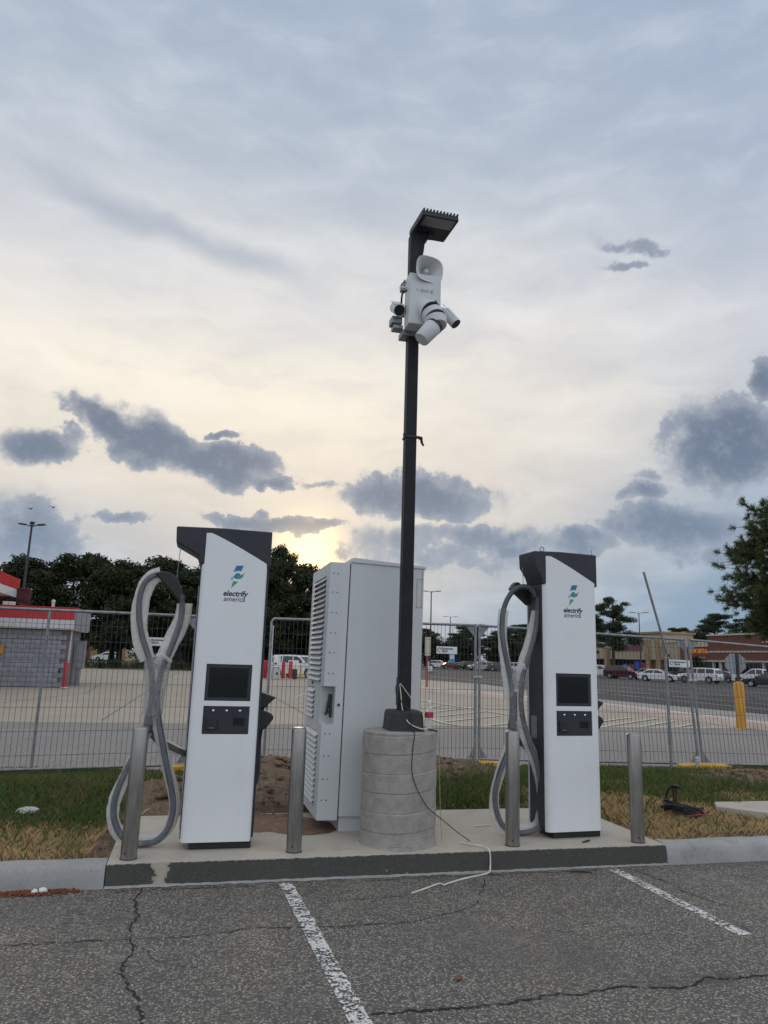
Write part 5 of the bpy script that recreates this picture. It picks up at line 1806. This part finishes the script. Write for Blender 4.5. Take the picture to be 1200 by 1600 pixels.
# big near pine at the right picture edge: tufts of needles on spreading branches
def needle_pine():
    t = thing('near_pine', 'large needle pine reaching in from the right picture edge', 'tree', (30.2, 30.0, 0))
    rr = random.Random(77)
    rs = np.random.RandomState(77)
    br, tips = MB(), []
    br_th = []
    for i in range(130):
        z = 3.2 + 6.9 * (i / 130) ** 1.0
        a = rr.uniform(0, 2 * PI)
        reach = (5.3 - (.78 if z > 6.6 else .45) * abs(z - 6.6)) * rr.uniform(.55, 1.03)
        reach = max(1.0, reach)
        d = Vector((math.cos(a), math.sin(a), 0))
        p = [Vector((0, 0, z)), d * reach * .45 + Vector((0, 0, z + rr.uniform(-.1, .35))), d * reach * .8 + Vector((rr.uniform(-.2, .2), rr.uniform(-.2, .2), z + rr.uniform(-.3, .5))), d * reach + Vector((0, 0, z + rr.uniform(-.1, .9)))]
        sp_ = spline(p, 5)
        br.tube(sp_, [.075 - .06 * k / (len(sp_) - 1) for k in range(len(sp_))], 6, caps=False)
        for k in range(4, len(sp_)):
            for _ in range(3):
                q = sp_[k] + Vector((rr.gauss(0, .30), rr.gauss(0, .30), rr.gauss(.02, .24)))
                br.tube([sp_[k], q], [.014, .008], 4, caps=False)
                dirn = (q - sp_[k]).normalized() * .6 + d * .5 + Vector((0, 0, .3))
                tips.append((q, dirn.normalized()))
    V, off = [], 0
    for q, d in tips:
        n = 60
        q = np.array(q); d = np.array(d)
        v = rs.normal(0, 1, (n, 3)); v /= np.linalg.norm(v, axis=1)[:, None]
        v = v * .75 + d[None] * .75
        v /= np.linalg.norm(v, axis=1)[:, None]
        ln = rs.uniform(.18, .34, n)[:, None]
        base = q[None] - d[None] * rs.uniform(0, .22, n)[:, None]
        sd_ = np.cross(v, rs.normal(0, 1, (n, 3))); sd_ /= np.linalg.norm(sd_, axis=1)[:, None]
        w = .011
        V.append(np.stack([base - sd_ * w, base + sd_ * w, base + v * ln + sd_ * w * .4, base + v * ln - sd_ * w * .4], 1).reshape(-1, 3))
    V = np.concatenate(V)
    finish('crown', np_mesh('crown', V, np.arange(len(V)).reshape(-1, 4)), MATS['pine_near'], t)
    br.build('branches', MATS['bark'], t, smooth=True)
    MB().tube(spline([(0, 0, 0), (.05, 0, 4), (-.05, .05, 7.0), (0, 0, 10.1)], 5), [.30 - .26 * i / 15 for i in range(16)], 12).build('trunk', MATS['bark'], t, smooth=True)
    return t


needle_pine()

# hedge line in front of the brick block
def shrub(label, x, y, rx, rz_, seed):
    t = thing('shrub', label, 'shrub', (x, y, 0), 0, 'shrubs before the brown brick building')
    rs_ = np.random.RandomState(seed)
    cl_ = [(rs_.uniform(-rx, rx), rs_.uniform(-.4, .4), rz_ * rs_.uniform(.3, .7), rz_ * .6, rz_ * .5) for _ in range(9)]
    finish('foliage', leaf_mesh('foliage', cl_, 180, .11, .8, rs_), MATS['oak_leaf'], t)
    MB().tube([(0, 0, 0), (0, 0, rz_ * .7)], [.05, .02], 6).build('stem', MATS['bark'], t)
    return t


for i, (x, lb) in enumerate(((-9.6, 'low dark shrub right of the kiosk bollards'), (-6.2, 'low dark shrub under the white car ramp'), (-3.0, 'low dark shrub left of the first fence sign'), (-.2, 'low dark shrub below the first fence sign'), (10.8, 'low dark shrub behind the parked van'))):
    shrub(lb, x, 74.5 + (i % 2), 1.7, .85, 40 + i)

# ================================================================== BUILDINGS
# long brown brick building under the oaks
BB = thing('brown_brick_building', 'long low brown brick building in shade under the oaks', 'building', (5, 104, 0))
MB().box(-11.5, 0, 0, 16, 12, 4.3).build('wall', MATS['brick_brown'], BB)
MB().box(-12.2, -1.6, 4.3, 16.7, 12.6, 4.95).build('eave', MATS['dark_metal'], BB)
MB().box(-12.2, -1.63, 4.2, 16.7, -1.605, 4.7).build('fascia', MATS['brick_brown'], BB)
for i in range(10):
    x = -10.4 + i * 2.7
    w = MB().box(x, -.05, .35, x + 1.6, -.005, 3.1).build('window', MATS['shop_glass'], BB)
    MB().box(x + .77, -.08, .35, x + .83, -.052, 3.1).build('mullion', MATS['dark_metal'], w)
    MB().box(x - .05, -.12, .25, x + 1.65, -.055, .34).build('sill', MATS['cream_trim'], w)
for i in range(6):
    MB().box(-11.8 + i * 5.5, -1.4, 0, -11.4 + i * 5.5, -1.0, 4.3).build('column', MATS['brick_brown'], BB)
# gabled house behind
HO = thing('gabled_brick_house', 'small orange brick building with tan gable behind the white car', 'building', (-18.4, 140, 0))
MB().box(-7.5, 0, 0, 6.5, 10, 4.1).build('wall', MATS['tan_dark'], HO)
MB().prism([(-3.6, 4.1), (-2.2, 6.1), (1.0, 6.1), (3.6, 4.1)], -.6, 10.4).build('gable_roof', MATS['roof_tan'], HO)
MB().box(-7.9, -.5, 4.1, 6.9, 10.4, 4.35).build('eave', MATS['dark_metal'], HO)
for x in (-6.2, -3.2, 1.8, 4.2):
    w = MB().box(x, -.05, 1.0, x + 1.3, -.005, 3.0).build('window', MATS['shop_glass'], HO)
    MB().box(x - .08, -.1, .9, x + 1.38, -.055, .99).build('sill', MATS['cream_trim'], w)
MB().box(-.6, -.05, 0, .6, -.005, 2.4).build('door', MATS['brick_red'], HO)
rp = sheet('ramp', [(-21, 112), (-12.5, 112), (-12.5, 124), (-15.5, 126), (-24, 126)], -.006, 'light_concrete')

# strip of shops along x = 100, facing the lot
XF = 100.0
def slab(mb, y0, y1, z0, z1, x0, x1):
    return mb.box(x0, y0, z0, x1, y1, z1)


def store(name, label, y0, y1, z1, m, ):
    t = thing(name, label, 'store', (XF, (y0 + y1) / 2, 0))
    t['yc'] = (y0 + y1) / 2
    return t


def part(t, name, m, y0, y1, z0, z1, x0, x1, parent=None, bevel=0):
    yc = t.location.y
    return MB().box(x0, y0 - yc, z0, x1, y1 - yc, z1).build(name, MATS[m], parent or t, bevel=bevel)


def glazing(t, y0, y1, z0, z1, n, x=.35, bars='dark_metal'):
    w = (y1 - y0) / n
    for i in range(n):
        wn = part(t, 'window', 'shop_glass', y0 + i * w + .04, y0 + (i + 1) * w - .04, z0, z1, x, x + .05)
        part(t, 'frame', bars, y0 + (i + 1) * w - .06, y0 + (i + 1) * w + .06, z0, z1, x - .06, x + .02, wn)


def wall_text(t, body, size, m, y, z, width=None, x=-.06, name='sign_letters'):
    return text_mesh(name, body, size, MATS[m], t, (x, y - t.location.y, z), rot=(PI / 2, 0, -PI / 2), bold=size * .02, width=width, depth=.03)


T1 = store('tan_store', 'tan panelled store with a pink sign band behind the tall pine', 137.5, 185, 7.5, 'tan_stucco')
part(T1, 'wall', 'tan_stucco', 137.5, 185, 3.3, 7.0, 0, 30)
part(T1, 'tower_wall', 'tan_stucco', 143.4, 164, 3.3, 9.0, -.5, 8)
part(T1, 'tower_cap', 'tan_dark', 143.0, 164.4, 9.0, 9.45, -.9, 8.4)
part(T1, 'parapet_cap', 'cream_trim', 164.4, 185.3, 7.0, 7.2, -.2, 30)
part(T1, 'parapet_cap', 'cream_trim', 137.4, 143.0, 7.0, 7.2, -.2, 30)
for y in (143.4, 147.2, 164.8, 172, 179, 184.2):
    part(T1, 'pilaster', 'tan_dark', y, y + 1.6, 0, 7.6 if y > 145 and y < 163 or y == 143.4 else 5.5, -.75, -.5 if 143 < y < 164 else -.003)
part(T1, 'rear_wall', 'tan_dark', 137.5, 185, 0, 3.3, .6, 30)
glazing(T1, 138.2, 143.2, .4, 3.2, 3)
glazing(T1, 149.0, 163.5, .3, 3.2, 8, .2)
glazing(T1, 166.5, 184.0, .4, 3.2, 9)
jn = MB()
yc = T1.location.y
for i in range(22):
    y = 143.6 + i * .95
    if y < 163.8:
        jn.box(-.515, y - yc, 3.4, -.502, y - yc + .09, 8.9)
for i in range(20):
    y = 165.2 + i * 1.0
    jn.box(-.015, y - yc, 3.4, -.002, y - yc + .09, 6.9)
for i in range(6):
    jn.box(-.015, 137.8 + i * .95 - yc, 3.4, -.002, 137.8 + i * .95 - yc + .09, 6.9)
jn.box(-.518, 143.5 - yc, 5.0, -.5055, 164 - yc, 5.1)
jn.build('panel_joint', MATS['tan_dark'], T1)
part(T1, 'sign_band', 'sign_pink', 150.2, 162.2, 5.35, 6.45, -.7, -.51)
wall_text(T1, "DISCOUNTS", 1.5, 'sign_teal', 153.6, 6.75, 7.0, -.62)
wall_text(T1, "dd's", 2.2, 'sign_magenta', 159.8, 6.75, 4.4, -.62)
for (y0, y1, z0, z1, m_) in ((150.2, 152.4, .9, 2.6, 'sign_magenta'), (152.7, 154.4, 1.1, 2.9, 'sign_blue'), (154.6, 157.4, .9, 2.1, 'sign_pink'), (157.6, 159.4, 1.2, 2.2, 'sign_blue')):
    part(T1, 'poster', m_, y0, y1, z0, z1, .10, .14)
for y in (141.0, 148.5):
    part(T1, 'wall_lamp', 'dark_metal', y, y + .25, 4.0, 4.5, -.25 if y < 143 else -.78, -.003 if y < 143 else -.52)

T2 = store('dental_shop', 'low brick shop with orange sign letters between tan and brick stores', 128.6, 137.4, 6.1, 'brick_red')
part(T2, 'wall', 'brick_red', 128.6, 137.4, 3.2, 6.0, 0, 25)
part(T2, 'parapet_cap', 'cream_trim', 128.6, 137.4, 6.0, 6.2, -.15, 25)
part(T2, 'sign_ledge', 'cream_trim', 128.6, 137.4, 3.0, 3.2, -.3, 25)
part(T2, 'rear_wall', 'tan_dark', 128.6, 137.4, 0, 3.0, 1.0, 25)
glazing(T2, 129.0, 134.5, .2, 2.9, 4, .8)
part(T2, 'pier', 'tan_dark', 134.8, 137.3, 0, 3.0, -.05, .9)
wall_text(T2, 'NOW DENTAL', 1.2, 'sign_orange', 131.4, 4.75, 5.6)
part(T2, 'small_sign', 'tan_dark', 129.2, 132.6, 3.75, 4.0, -.06, -.003)
part(T2, 'roof_house', 'cream_trim', 129.0, 135.2, 6.2, 7.4, 9, 16)

T3 = store('brick_store', 'dark red brick store with cream bands at the right edge', 92, 128.5, 8.2, 'brick_red')
part(T3, 'wall', 'brick_red', 80, 128.5, 3.35, 8.1, 0, 30)
part(T3, 'parapet_cap', 'cream_trim', 79.8, 128.6, 8.1, 8.4, -.2, 30)
part(T3, 'upper_band', 'cream_trim', 80, 128.5, 4.85, 5.15, -.12, -.003)
part(T3, 'lower_band', 'cream_trim', 80, 128.5, 3.05, 3.35, -.35, 1.5)
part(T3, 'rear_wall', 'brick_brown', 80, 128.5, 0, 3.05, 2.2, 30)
glazing(T3, 100.0, 128.3, .2, 3.0, 18, 1.6)
for y in (127.2, 125.2, 113.8, 106.5, 99.5):
    yc = T3.location.y
    MB().lathe([(.42, 0), (.42, .2), (.34, .25), (.34, 2.9), (.42, 3.045)], 18, (.2, y - yc)).build('column', MATS['cream_trim'], T3, smooth=True)
part(T3, 'chimney', 'brick_red', 115.0, 116.2, 8.4, 9.5, 4, 5.2)
part(T3, 'chimney_pot', 'cream_trim', 116.4, 117.0, 8.4, 9.9, 4, 4.6)
for y in (112.2, 113.2, 121.5):
    part(T3, 'wall_lamp', 'trim_white', y, y + .28, 6.6, 6.8, -.25, -.003)

T4 = store('blue_letter_store', 'pale store with blue sign letters behind the right cable loop', 186, 240, 8.6, 'tan_stucco')
part(T4, 'wall', 'tan_stucco', 185.5, 236, 3.4, 8.2, 0, 30)
part(T4, 'sign_wall', 'cream_trim', 196, 232, 3.6, 8.9, -.6, 4)
part(T4, 'sign_wall_cap', 'tan_dark', 195.7, 232.3, 8.9, 9.25, -.9, 4.3)
part(T4, 'pilaster', 'tan_dark', 232.4, 238, 0, 8.2, -.9, 3)
part(T4, 'pilaster', 'tan_dark', 192, 195.6, 0, 8.2, -.9, 3)
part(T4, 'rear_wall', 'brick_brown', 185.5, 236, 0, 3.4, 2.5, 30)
glazing(T4, 197, 231.5, .2, 3.5, 10, 1.5)
for y in (206, 215.5, 224):
    part(T4, 'column', 'tan_dark', y, y + 1.0, 0, 3.6, -.4, .4)
wall_text(T4, 'ROSS', 3.2, 'sign_blue', 221.5, 5.3, 10.5, -.68)
wall_text(T4, 'DRESS', 1.5, 'sign_blue', 208.5, 6.6, 9.0, -.68)
wall_text(T4, 'FOR LESS', 1.5, 'sign_blue', 208.5, 5.1, 10.5, -.68)
# blue banner sign and small posted signs in the lot
bs = thing('blue_lot_sign', 'small blue sign below the middle fence sign', 'sign', (45.5, 128, 0), R(-20))
MB().box(-.5, -.05, 1.3, .5, .05, 3.1).build('face', MATS['sign_cyan'], bs)
MB().box(-.42, .06, 0, -.34, .14, 3.0).build('leg', MATS['dark_metal'], bs)
MB().box(.34, .06, 0, .42, .14, 3.0).build('leg', MATS['dark_metal'], bs)
MB().box(-.35, -.06, 2.0, .35, -.052, 2.7).build('print', MATS['sign_white'], bs)
ps = thing('kerb_sign_post', 'thin rusty post with a narrow pale sign on the kerb', 'sign', (12.3, 38.6, .1))
MB().box(-.035, -.035, 0, .035, .035, 2.6).build('post', MATS['faded_red'], ps)
MB().box(-.16, -.05, 1.75, .16, -.037, 2.75).build('plate', MATS['cream_trim'], ps)
wb = thing('white_lot_box', 'small white box standing in the asphalt lot beyond the kerb', 'box', (30.6, 95, 0))
MB().box(-.35, -.2, .2, .35, .2, .85).build('panel', MATS['sign_white'], wb, bevel=.02)
MB().box(-.3, -.15, 0, -.22, .15, .2).build('foot', MATS['dark_metal'], wb)
MB().box(.22, -.15, 0, .3, .15, .2).build('foot', MATS['dark_metal'], wb)

# ================================================================== KERBED ISLAND AND MARKINGS
def ribbon(mb, pts, prof):
    n, k = len(pts), len(prof)
    vs, fs = [], []
    for i, p in enumerate(pts):
        t = (Vector(pts[min(i + 1, n - 1)]) - Vector(pts[max(i - 1, 0)])).normalized()
        nrm = Vector((t.y, -t.x, 0))
        for (d, z) in prof:
            q = Vector(p) + nrm * d
            vs.append((q.x, q.y, z))
    for i in range(n - 1):
        for j in range(k - 1):
            a = i * k + j
            fs.append((a, a + 1, a + k + 1, a + k))
    return mb.add(vs, fs)


kp = [(18.6, 14.2, 0), (17.2, 14.6, 0), (16.0, 15.6, 0), (15.5, 17.4, 0), (15.45, 19.5, 0), (15.43, 21.8, 0), (15.26, 25.9, 0), (14.37, 29.5, 0), (13.37, 33.6, 0), (12.1, 38.0, 0), (11.2, 43, 0), (10.6, 50, 0)]
kk = ribbon(MB(), [p for p in spline(kp, 8)], [(-.03, -.05), (-.01, .10), (.03, .185), (.27, .19), (.29, -.05)]).build('island_kerb', MATS['pink_kerb'], smooth=True, auto=50)
kk['kind'] = 'structure'
isl = ribbon(MB(), [p for p in spline(kp, 8)], [(.27, .128), (.9, .12), (1.35, .02), (1.4, -.05)]).build('island_soil', MATS['island_soil'])
isl['kind'] = 'structure'


def mark(name, pts, w, z, m='line_paint'):
    mb = MB()
    P_ = [Vector((x, y, 0)) for x, y in pts]
    ribbon(mb, P_, [(-w / 2, z), (w / 2, z)])
    o = mb.build(name, MATS[m])
    o['kind'] = 'structure'
    return o


zt = -.010
mark('hatch_line', [(7.1, 18.12), (14.8, 18.32)], .12, zt + .003)
mark('hatch_line', spline([(7.1, 18.05, 0), (6.7, 18.5, 0), (6.56, 19.24, 0), (6.67, 20.47, 0), (7.2, 22.6, 0), (8.2, 25.2, 0), (9.3, 26.9, 0)], 5) and [(p.x, p.y) for p in spline([(7.1, 18.05, 0), (6.7, 18.5, 0), (6.56, 19.24, 0), (6.67, 20.47, 0), (7.2, 22.6, 0), (8.2, 25.2, 0), (9.3, 26.9, 0)], 5)], .12, zt + .007)
for i in range(8):
    x0 = 7.4 + i * 1.12
    L_ = min(14.6 - x0, 4.2)
    mark('hatch_line', [(x0, 18.25), (x0 + L_, 18.25 + L_ * .82)], .11, zt + .011)
for i in range(3):
    mark('hatch_line', [(6.75 + i * .45, 19.5 + i * 1.8), (9.3 + i * .3, 21.7 + i * 1.9)], .11, zt + .011)
mark('lane_line', [(9.8, 22.3), (9.3, 27.0), (8.8, 34)], .11, zt + .015)
mark('lane_line', [(4.0, 30), (9.2, 48)], .10, zt + .003)
for i, x in enumerate((24, 27.5, 33, 41)):
    mark('lot_line', [(x, 14), (x + .4, 75)], .14, -.026, 'line_paint')
# joints and long cracks in the tan concrete
for i, pts in enumerate(([(-6.5, 19), (-5.6, 24), (-3.9, 31), (-4.4, 40)], [(-2, 19), (-1.6, 45), (-1.2, 70)], [(3.2, 19), (3.4, 60)], [(-14, 26), (15, 27)], [(-14, 37), (9, 38)], [(-14, 50), (9, 50)])):
    mark('slab_joint', pts, .06, -.018, 'mortar')

SS = thing('sign_on_yellow_bollard', 'back of an octagonal sign on a yellow pipe bollard at the kerb', 'sign', (14.9, 17.94, 0))
MB().lathe([(.135, -.04), (.135, 1.22), (.11, 1.27), (.05, 1.285)], 20).build('bollard_pipe', MATS['yellow_paint'], SS, smooth=True)
MB().box(-.035, -.03, 1.25, .035, .03, 2.06).build('sign_post', MATS['dark_metal'], SS)
oc = Matrix.Translation((-.03, .045, 1.78)) @ Matrix.Rotation(R(-32), 4, 'Z')
MB(oc).prism([(.295 * math.cos(R(22.5 + 45 * i)), .295 * math.sin(R(22.5 + 45 * i))) for i in range(8)], -.004, .004).build('sign_plate', MATS['sign_grey'], SS)

# ================================================================== CARS
def car(kind, col, label, x, y, psi, group='parked cars in the shopping lot'):
    """psi 0: seen from the camera side on with its nose to the right"""
    az_ = math.atan2(x, y)
    t = thing({'sedan': 'sedan_car', 'hatch': 'hatchback_car', 'suv': 'suv_car', 'pickup': 'pickup_truck'}[kind], label, 'pickup' if kind == 'pickup' else 'car', (x, y, -.03), -az_ + R(psi), group)
    paint = MATS[col]
    L, W = {'sedan': (4.6, .88), 'hatch': (4.2, .87), 'suv': (4.8, .95), 'pickup': (5.7, .98)}[kind]
    wr = {'sedan': .32, 'hatch': .32, 'suv': .37, 'pickup': .40}[kind]
    h2 = L / 2
    belt = {'sedan': .93, 'hatch': .95, 'suv': 1.10, 'pickup': 1.15}[kind]
    roof = {'sedan': 1.44, 'hatch': 1.48, 'suv': 1.76, 'pickup': 1.85}[kind]
    hood_z = {'sedan': .82, 'hatch': .85, 'suv': 1.02, 'pickup': 1.10}[kind]
    wf, wb_ = h2 - .88, -h2 + .92
    bot = .26 if kind in ('sedan', 'hatch') else .34
    def arch(cx):
        return [(cx + (wr + .06) * math.cos(a), wr + (wr + .06) * math.sin(a)) for a in [R(q) for q in (-12, 20, 55, 90, 125, 160, 192)]]
    tail = belt + .02
    prof = [(h2 - .04, bot + .04), (h2, bot + .22), (h2 - .03, hood_z - .16), (h2 - .16, hood_z - .04)]
    ws = {'sedan': 1.05, 'hatch': 1.10, 'suv': 1.20, 'pickup': 1.35}[kind]     # base of windscreen
    prof += [(ws + .2, hood_z + .06), (ws, belt)]
    if kind == 'pickup':
        prof += [(-.75, belt), (-.76, belt - .02), (-h2 + .04, belt - .02), (-h2, belt - .1), (-h2, bot + .30)]
    else:
        prof += [(-h2 + (.62 if kind == 'sedan' else .12), tail), (-h2 + .06, belt - .03), (-h2, belt - .25), (-h2 + .02, bot + .15)]
    prof += [(-h2 + .1, bot)]
    prof += [p for p in reversed(arch(wb_))] + [p for p in reversed(arch(wf))] + [(h2 - .2, bot)]
    body = MB().prism(prof, -W, W).build('body', paint, t, bevel=.07, seg=3)
    # cabin: arched side profile narrowing toward the roof
    e = ws + .06
    if kind == 'sedan':
        cp = [(-h2 + .42, belt), (-h2 + .95, roof - .16), (-h2 + 1.35, roof - .04), (-.30, roof), (.12, roof - .03), (.38, roof - .12), (e, belt)]
    elif kind == 'hatch':
        cp = [(-h2 + .08, belt), (-h2 + .22, roof - .30), (-h2 + .50, roof - .07), (-.45, roof), (.10, roof - .03), (.40, roof - .12), (e, belt)]
    elif kind == 'suv':
        cp = [(-h2 + .07, belt), (-h2 + .24, roof - .22), (-h2 + .42, roof - .05), (-.50, roof), (.25, roof - .02), (.52, roof - .11), (e, belt)]
    else:
        cp = [(-.82, belt), (-.76, roof - .18), (-.62, roof - .04), (-.10, roof), (.42, roof - .03), (.66, roof - .12), (e, belt)]
    cp = [(x_, z_ - (.02 if k_ in (0, len(cp) - 1) else 0)) for k_, (x_, z_) in enumerate(cp)]
    half = lambda z_: (W - .05) - .17 * max(0, (z_ - belt) / (roof - belt)) ** 1.2
    n = len(cp)
    vs = [(x_, -half(z_), z_) for x_, z_ in cp] + [(x_, half(z_), z_) for x_, z_ in cp]
    fs = [tuple(range(n)), tuple(range(2 * n - 1, n - 1, -1))] + [(k_, k_ + n, k_ + 1 + n, k_ + 1) for k_ in range(n - 1)] + [(0, n - 1, 2 * n - 1, n)]
    cab = MB().add(vs, fs).build('cabin', paint, t, bevel=.05, seg=2)
    # side glass follows the arch, cut at the pillars
    def roofz(x_):
        for (xa, za), (xb, zb2) in zip(cp, cp[1:]):
            if xa <= x_ <= xb:
                return za + (zb2 - za) * (x_ - xa) / (xb - xa)
        return belt
    xr, xf = cp[0][0], cp[-1][0]
    if kind == 'sedan': spans = ((xr + .34, -.42), (-.34, xf - .30))
    elif kind == 'hatch': spans = ((xr + .22, -.48), (-.40, xf - .30))
    elif kind == 'suv': spans = ((xr + .26, -1.12), (-1.02, -.10), (-.02, xf - .30))
    else: spans = ((-.66, .02), (.10, xf - .32))
    for (xa, xb) in spans:
        K = 6
        up = []
        lo = []
        for k_ in range(K + 1):
            x_ = xa + (xb - xa) * k_ / K
            zt_ = max(belt + .05, min(roofz(x_) - .10, roof - .12))
            up.append((x_, zt_)); lo.append((x_, belt + .04))
        for s_ in (-1, 1):
            P_ = [(x_, s_ * (half(z_) + .007), z_) for x_, z_ in lo] + [(x_, s_ * (half(z_) + .007), z_) for x_, z_ in up]
            f_ = [(k_, k_ + 1, K + 2 + k_, K + 1 + k_) for k_ in range(K)]
            MB().add(P_, f_).build('side_window', MATS['car_glass'], cab)
    def endpane(name, p, q, sgn):
        (xa, za), (xb, zb2) = p, q
        P_ = []
        for u_, k_ in ((.10, .86), (.94, .86)):
            x_, z_ = xa + (xb - xa) * u_, za + (zb2 - za) * u_
            P_ += [(x_ + sgn * .012, -half(z_) * k_, z_ + .010), (x_ + sgn * .012, half(z_) * k_, z_ + .010)]
        MB().add(P_, [(0, 1, 3, 2)]).build(name, MATS['car_glass'], cab)
    endpane('windscreen', cp[-1], cp[-2], 1)
    endpane('rear_window', cp[0], cp[1], -1)
    if kind == 'pickup':
        MB().box(-h2 + .08, -W + .09, belt - .30, -.80, W - .09, belt + .002).build('bed', MATS['black_plastic'], t)
    for cx in (wf, wb_):
        for s in (-1, 1):
            w = MB().tube([(cx, s * (W - .21), wr), (cx, s * (W - .19), wr), (cx, s * (W - .02), wr), (cx, s * (W + .005), wr)], [wr * .9, wr, wr, wr * .93], 20).build('wheel', MATS['tyre'], t, smooth=True)
            MB().tube([(cx, s * (W - .01), wr), (cx, s * (W + .012), wr)], [wr * .66, wr * .58], 14).build('rim', MATS['rim'], w)
    for s in (-1, 1):
        MB().box(h2 - .14, s * (W - .12) - .17, hood_z - .22, h2 + .006, s * (W - .12) + .09, hood_z - .08).build('headlight', MATS['head_lamp'], body, bevel=.02)
        MB().box(-h2 - .008, s * (W - .13) - .12, belt - .34, -h2 + .12, s * (W - .13) + .10, belt - .10).build('tail_light', MATS['tail_lamp'], body, bevel=.02)
        MB().box(ws - .25, s * (W + .02) - .07, belt + .02, ws - .08, s * (W + .02) + .09, belt + .15).build('mirror', paint, cab, bevel=.02)
    MB().box(h2 - .03, -W * .55, bot + .12, h2 + .008, W * .55, hood_z - .25).build('grille', MATS['black_plastic'], body)
    MB().box(-h2 - .012, -.26, bot + .30, -h2 + .02, .26, bot + .43).build('number_plate', MATS['sign_white'], body)
    return t


car('hatch', 'car_white', 'white hatchback parked far back before the gabled building', -13.3, 124, 180)
car('hatch', 'car_silver', 'pale car half hidden behind the kiosk corner far back', -18.8, 126, 180)
car('suv', 'car_white', 'white van-like car behind the air machine and vacuum', 8.1, 58.5, -35)
LOT = [('suv', 'car_white', 682, 'white high car, first in the far row right of the cabinet', 53.8, 160, -20),
       ('sedan', 'car_red', 694, 'red car in the far row below the middle fence sign', 53.6, 151, 10),
       ('sedan', 'car_silver', 709, 'silver car in the far row below the middle fence sign', 56.0, 151, -25),
       ('suv', 'car_black', 722, 'black car by the small blue sign', 57.0, 148, 30),
       ('suv', 'car_tan', 737, 'cream coloured car left of the joined fence posts', 54.5, 137, 200),
       ('suv', 'car_grey', 756, 'dark grey car right of the joined fence posts', 60.5, 144, 20),
       ('pickup', 'car_grey', 768, 'dark grey pickup left of the right cable loop', 58.2, 134, -20),
       ('sedan', 'car_white', 778, 'white low car behind the left strand of the right cable', 61.5, 139, -30),
       ('sedan', 'car_silver', 786, 'silver low car beside the right cable strand', 63.0, 139, -30),
       ('suv', 'car_white', 812, 'white car framed inside the right cable loop', 53.2, 115, -38),
       ('sedan', 'car_white', 827, 'white car behind the right strand of the right cable', 56.6, 117, -38),
       ('suv', 'car_white', 945, 'white car just right of the right charger, under the pine', 56.0, 95.0, -20),
       ('suv', 'car_white', 940, 'roof of a white car seen behind another beside the pine', 66.5, 113, -25),
       ('suv', 'car_maroon', 978, 'dark maroon SUV parked right of the pine trunk', 55.2, 88.0, -28),
       ('sedan', 'car_tan', 1012, 'pale sedan half hidden behind the maroon SUV', 66.0, 98.0, -15),
       ('sedan', 'car_white', 1037, 'white sedan in front, wheels in full view by the bent post', 53.8, 78.2, -12),
       ('pickup', 'car_black', 1065, 'black pickup behind the white sedan, before the tan store', 65.5, 88.5, 30),
       ('suv', 'car_white', 1097, 'white SUV seen from behind at the leaning fence joint', 57.6, 75.6, 152),
       ('pickup', 'car_black', 1137, 'black pickup between the white SUV and the octagonal sign', 72.5, 88.5, 150),
       ('sedan', 'car_grey', 1122, 'dark car nose showing right of the white SUV', 66.0, 82.5, 150),
       ('pickup', 'car_white', 1170, 'white pickup behind the octagonal sign', 66.0, 76.0, 165),
       ('sedan', 'car_black', 1192, 'black sedan cut by the right picture edge', 55.8, 63.0, 170),
       ('suv', 'car_white', 1205, 'white car at the right edge behind the black sedan', 78.0, 82.5, 150)]
for (kd, cl_, px_, lb, x, y, psi) in LOT:
    car(kd, cl_, lb, x, y, psi)


# ================================================================== BIRDS
def bird(label, x, y, z, s, rz):
    t = thing('flying_bird', label, 'bird', (x, y, z), rz, 'birds in flight')
    MB().tube([(-.16 * s, 0, 0), (-.06 * s, 0, .01), (.05 * s, 0, .01), (.14 * s, 0, .02 * s), (.19 * s, 0, .015 * s)], [.012 * s, .05 * s, .055 * s, .035 * s, .008 * s], 8).build('body', MATS['bird'], t, smooth=True)
    for q in (-1, 1):
        MB().add([(.06 * s, q * .03 * s, .02), (-.06 * s, q * .03 * s, .02), (-.05 * s, q * .22 * s, .10 * s), (.05 * s, q * .20 * s, .11 * s), (-.02 * s, q * .46 * s, .04 * s),
                  (.06 * s, q * .03 * s, .005), (-.06 * s, q * .03 * s, .005), (-.05 * s, q * .22 * s, .09 * s), (.05 * s, q * .20 * s, .10 * s)],
                 [(0, 1, 2, 3), (3, 2, 4), (5, 8, 7, 6), (8, 4, 7), (0, 5, 6, 1), (1, 6, 7, 2), (2, 7, 4), (0, 3, 8, 5), (3, 4, 8)]).build('wing', MATS['bird'], t)
    MB().add([(-.14 * s, 0, .01), (-.27 * s, -.05 * s, .012), (-.27 * s, .05 * s, .012), (-.14 * s, 0, .0), (-.27 * s, 0, .0)], [(0, 1, 2), (3, 2, 4), (3, 4, 1), (0, 2, 3), (0, 3, 1), (1, 4, 2)]).build('tail', MATS['bird'], t)
    return t


bird('dark bird in flight over the left lot light, the left one', -13.01, 60, 12.1, .85, R(60))
bird('dark bird in flight right of the lot light top, the right one', -11.44, 60, 12.35, 1.0, R(75))
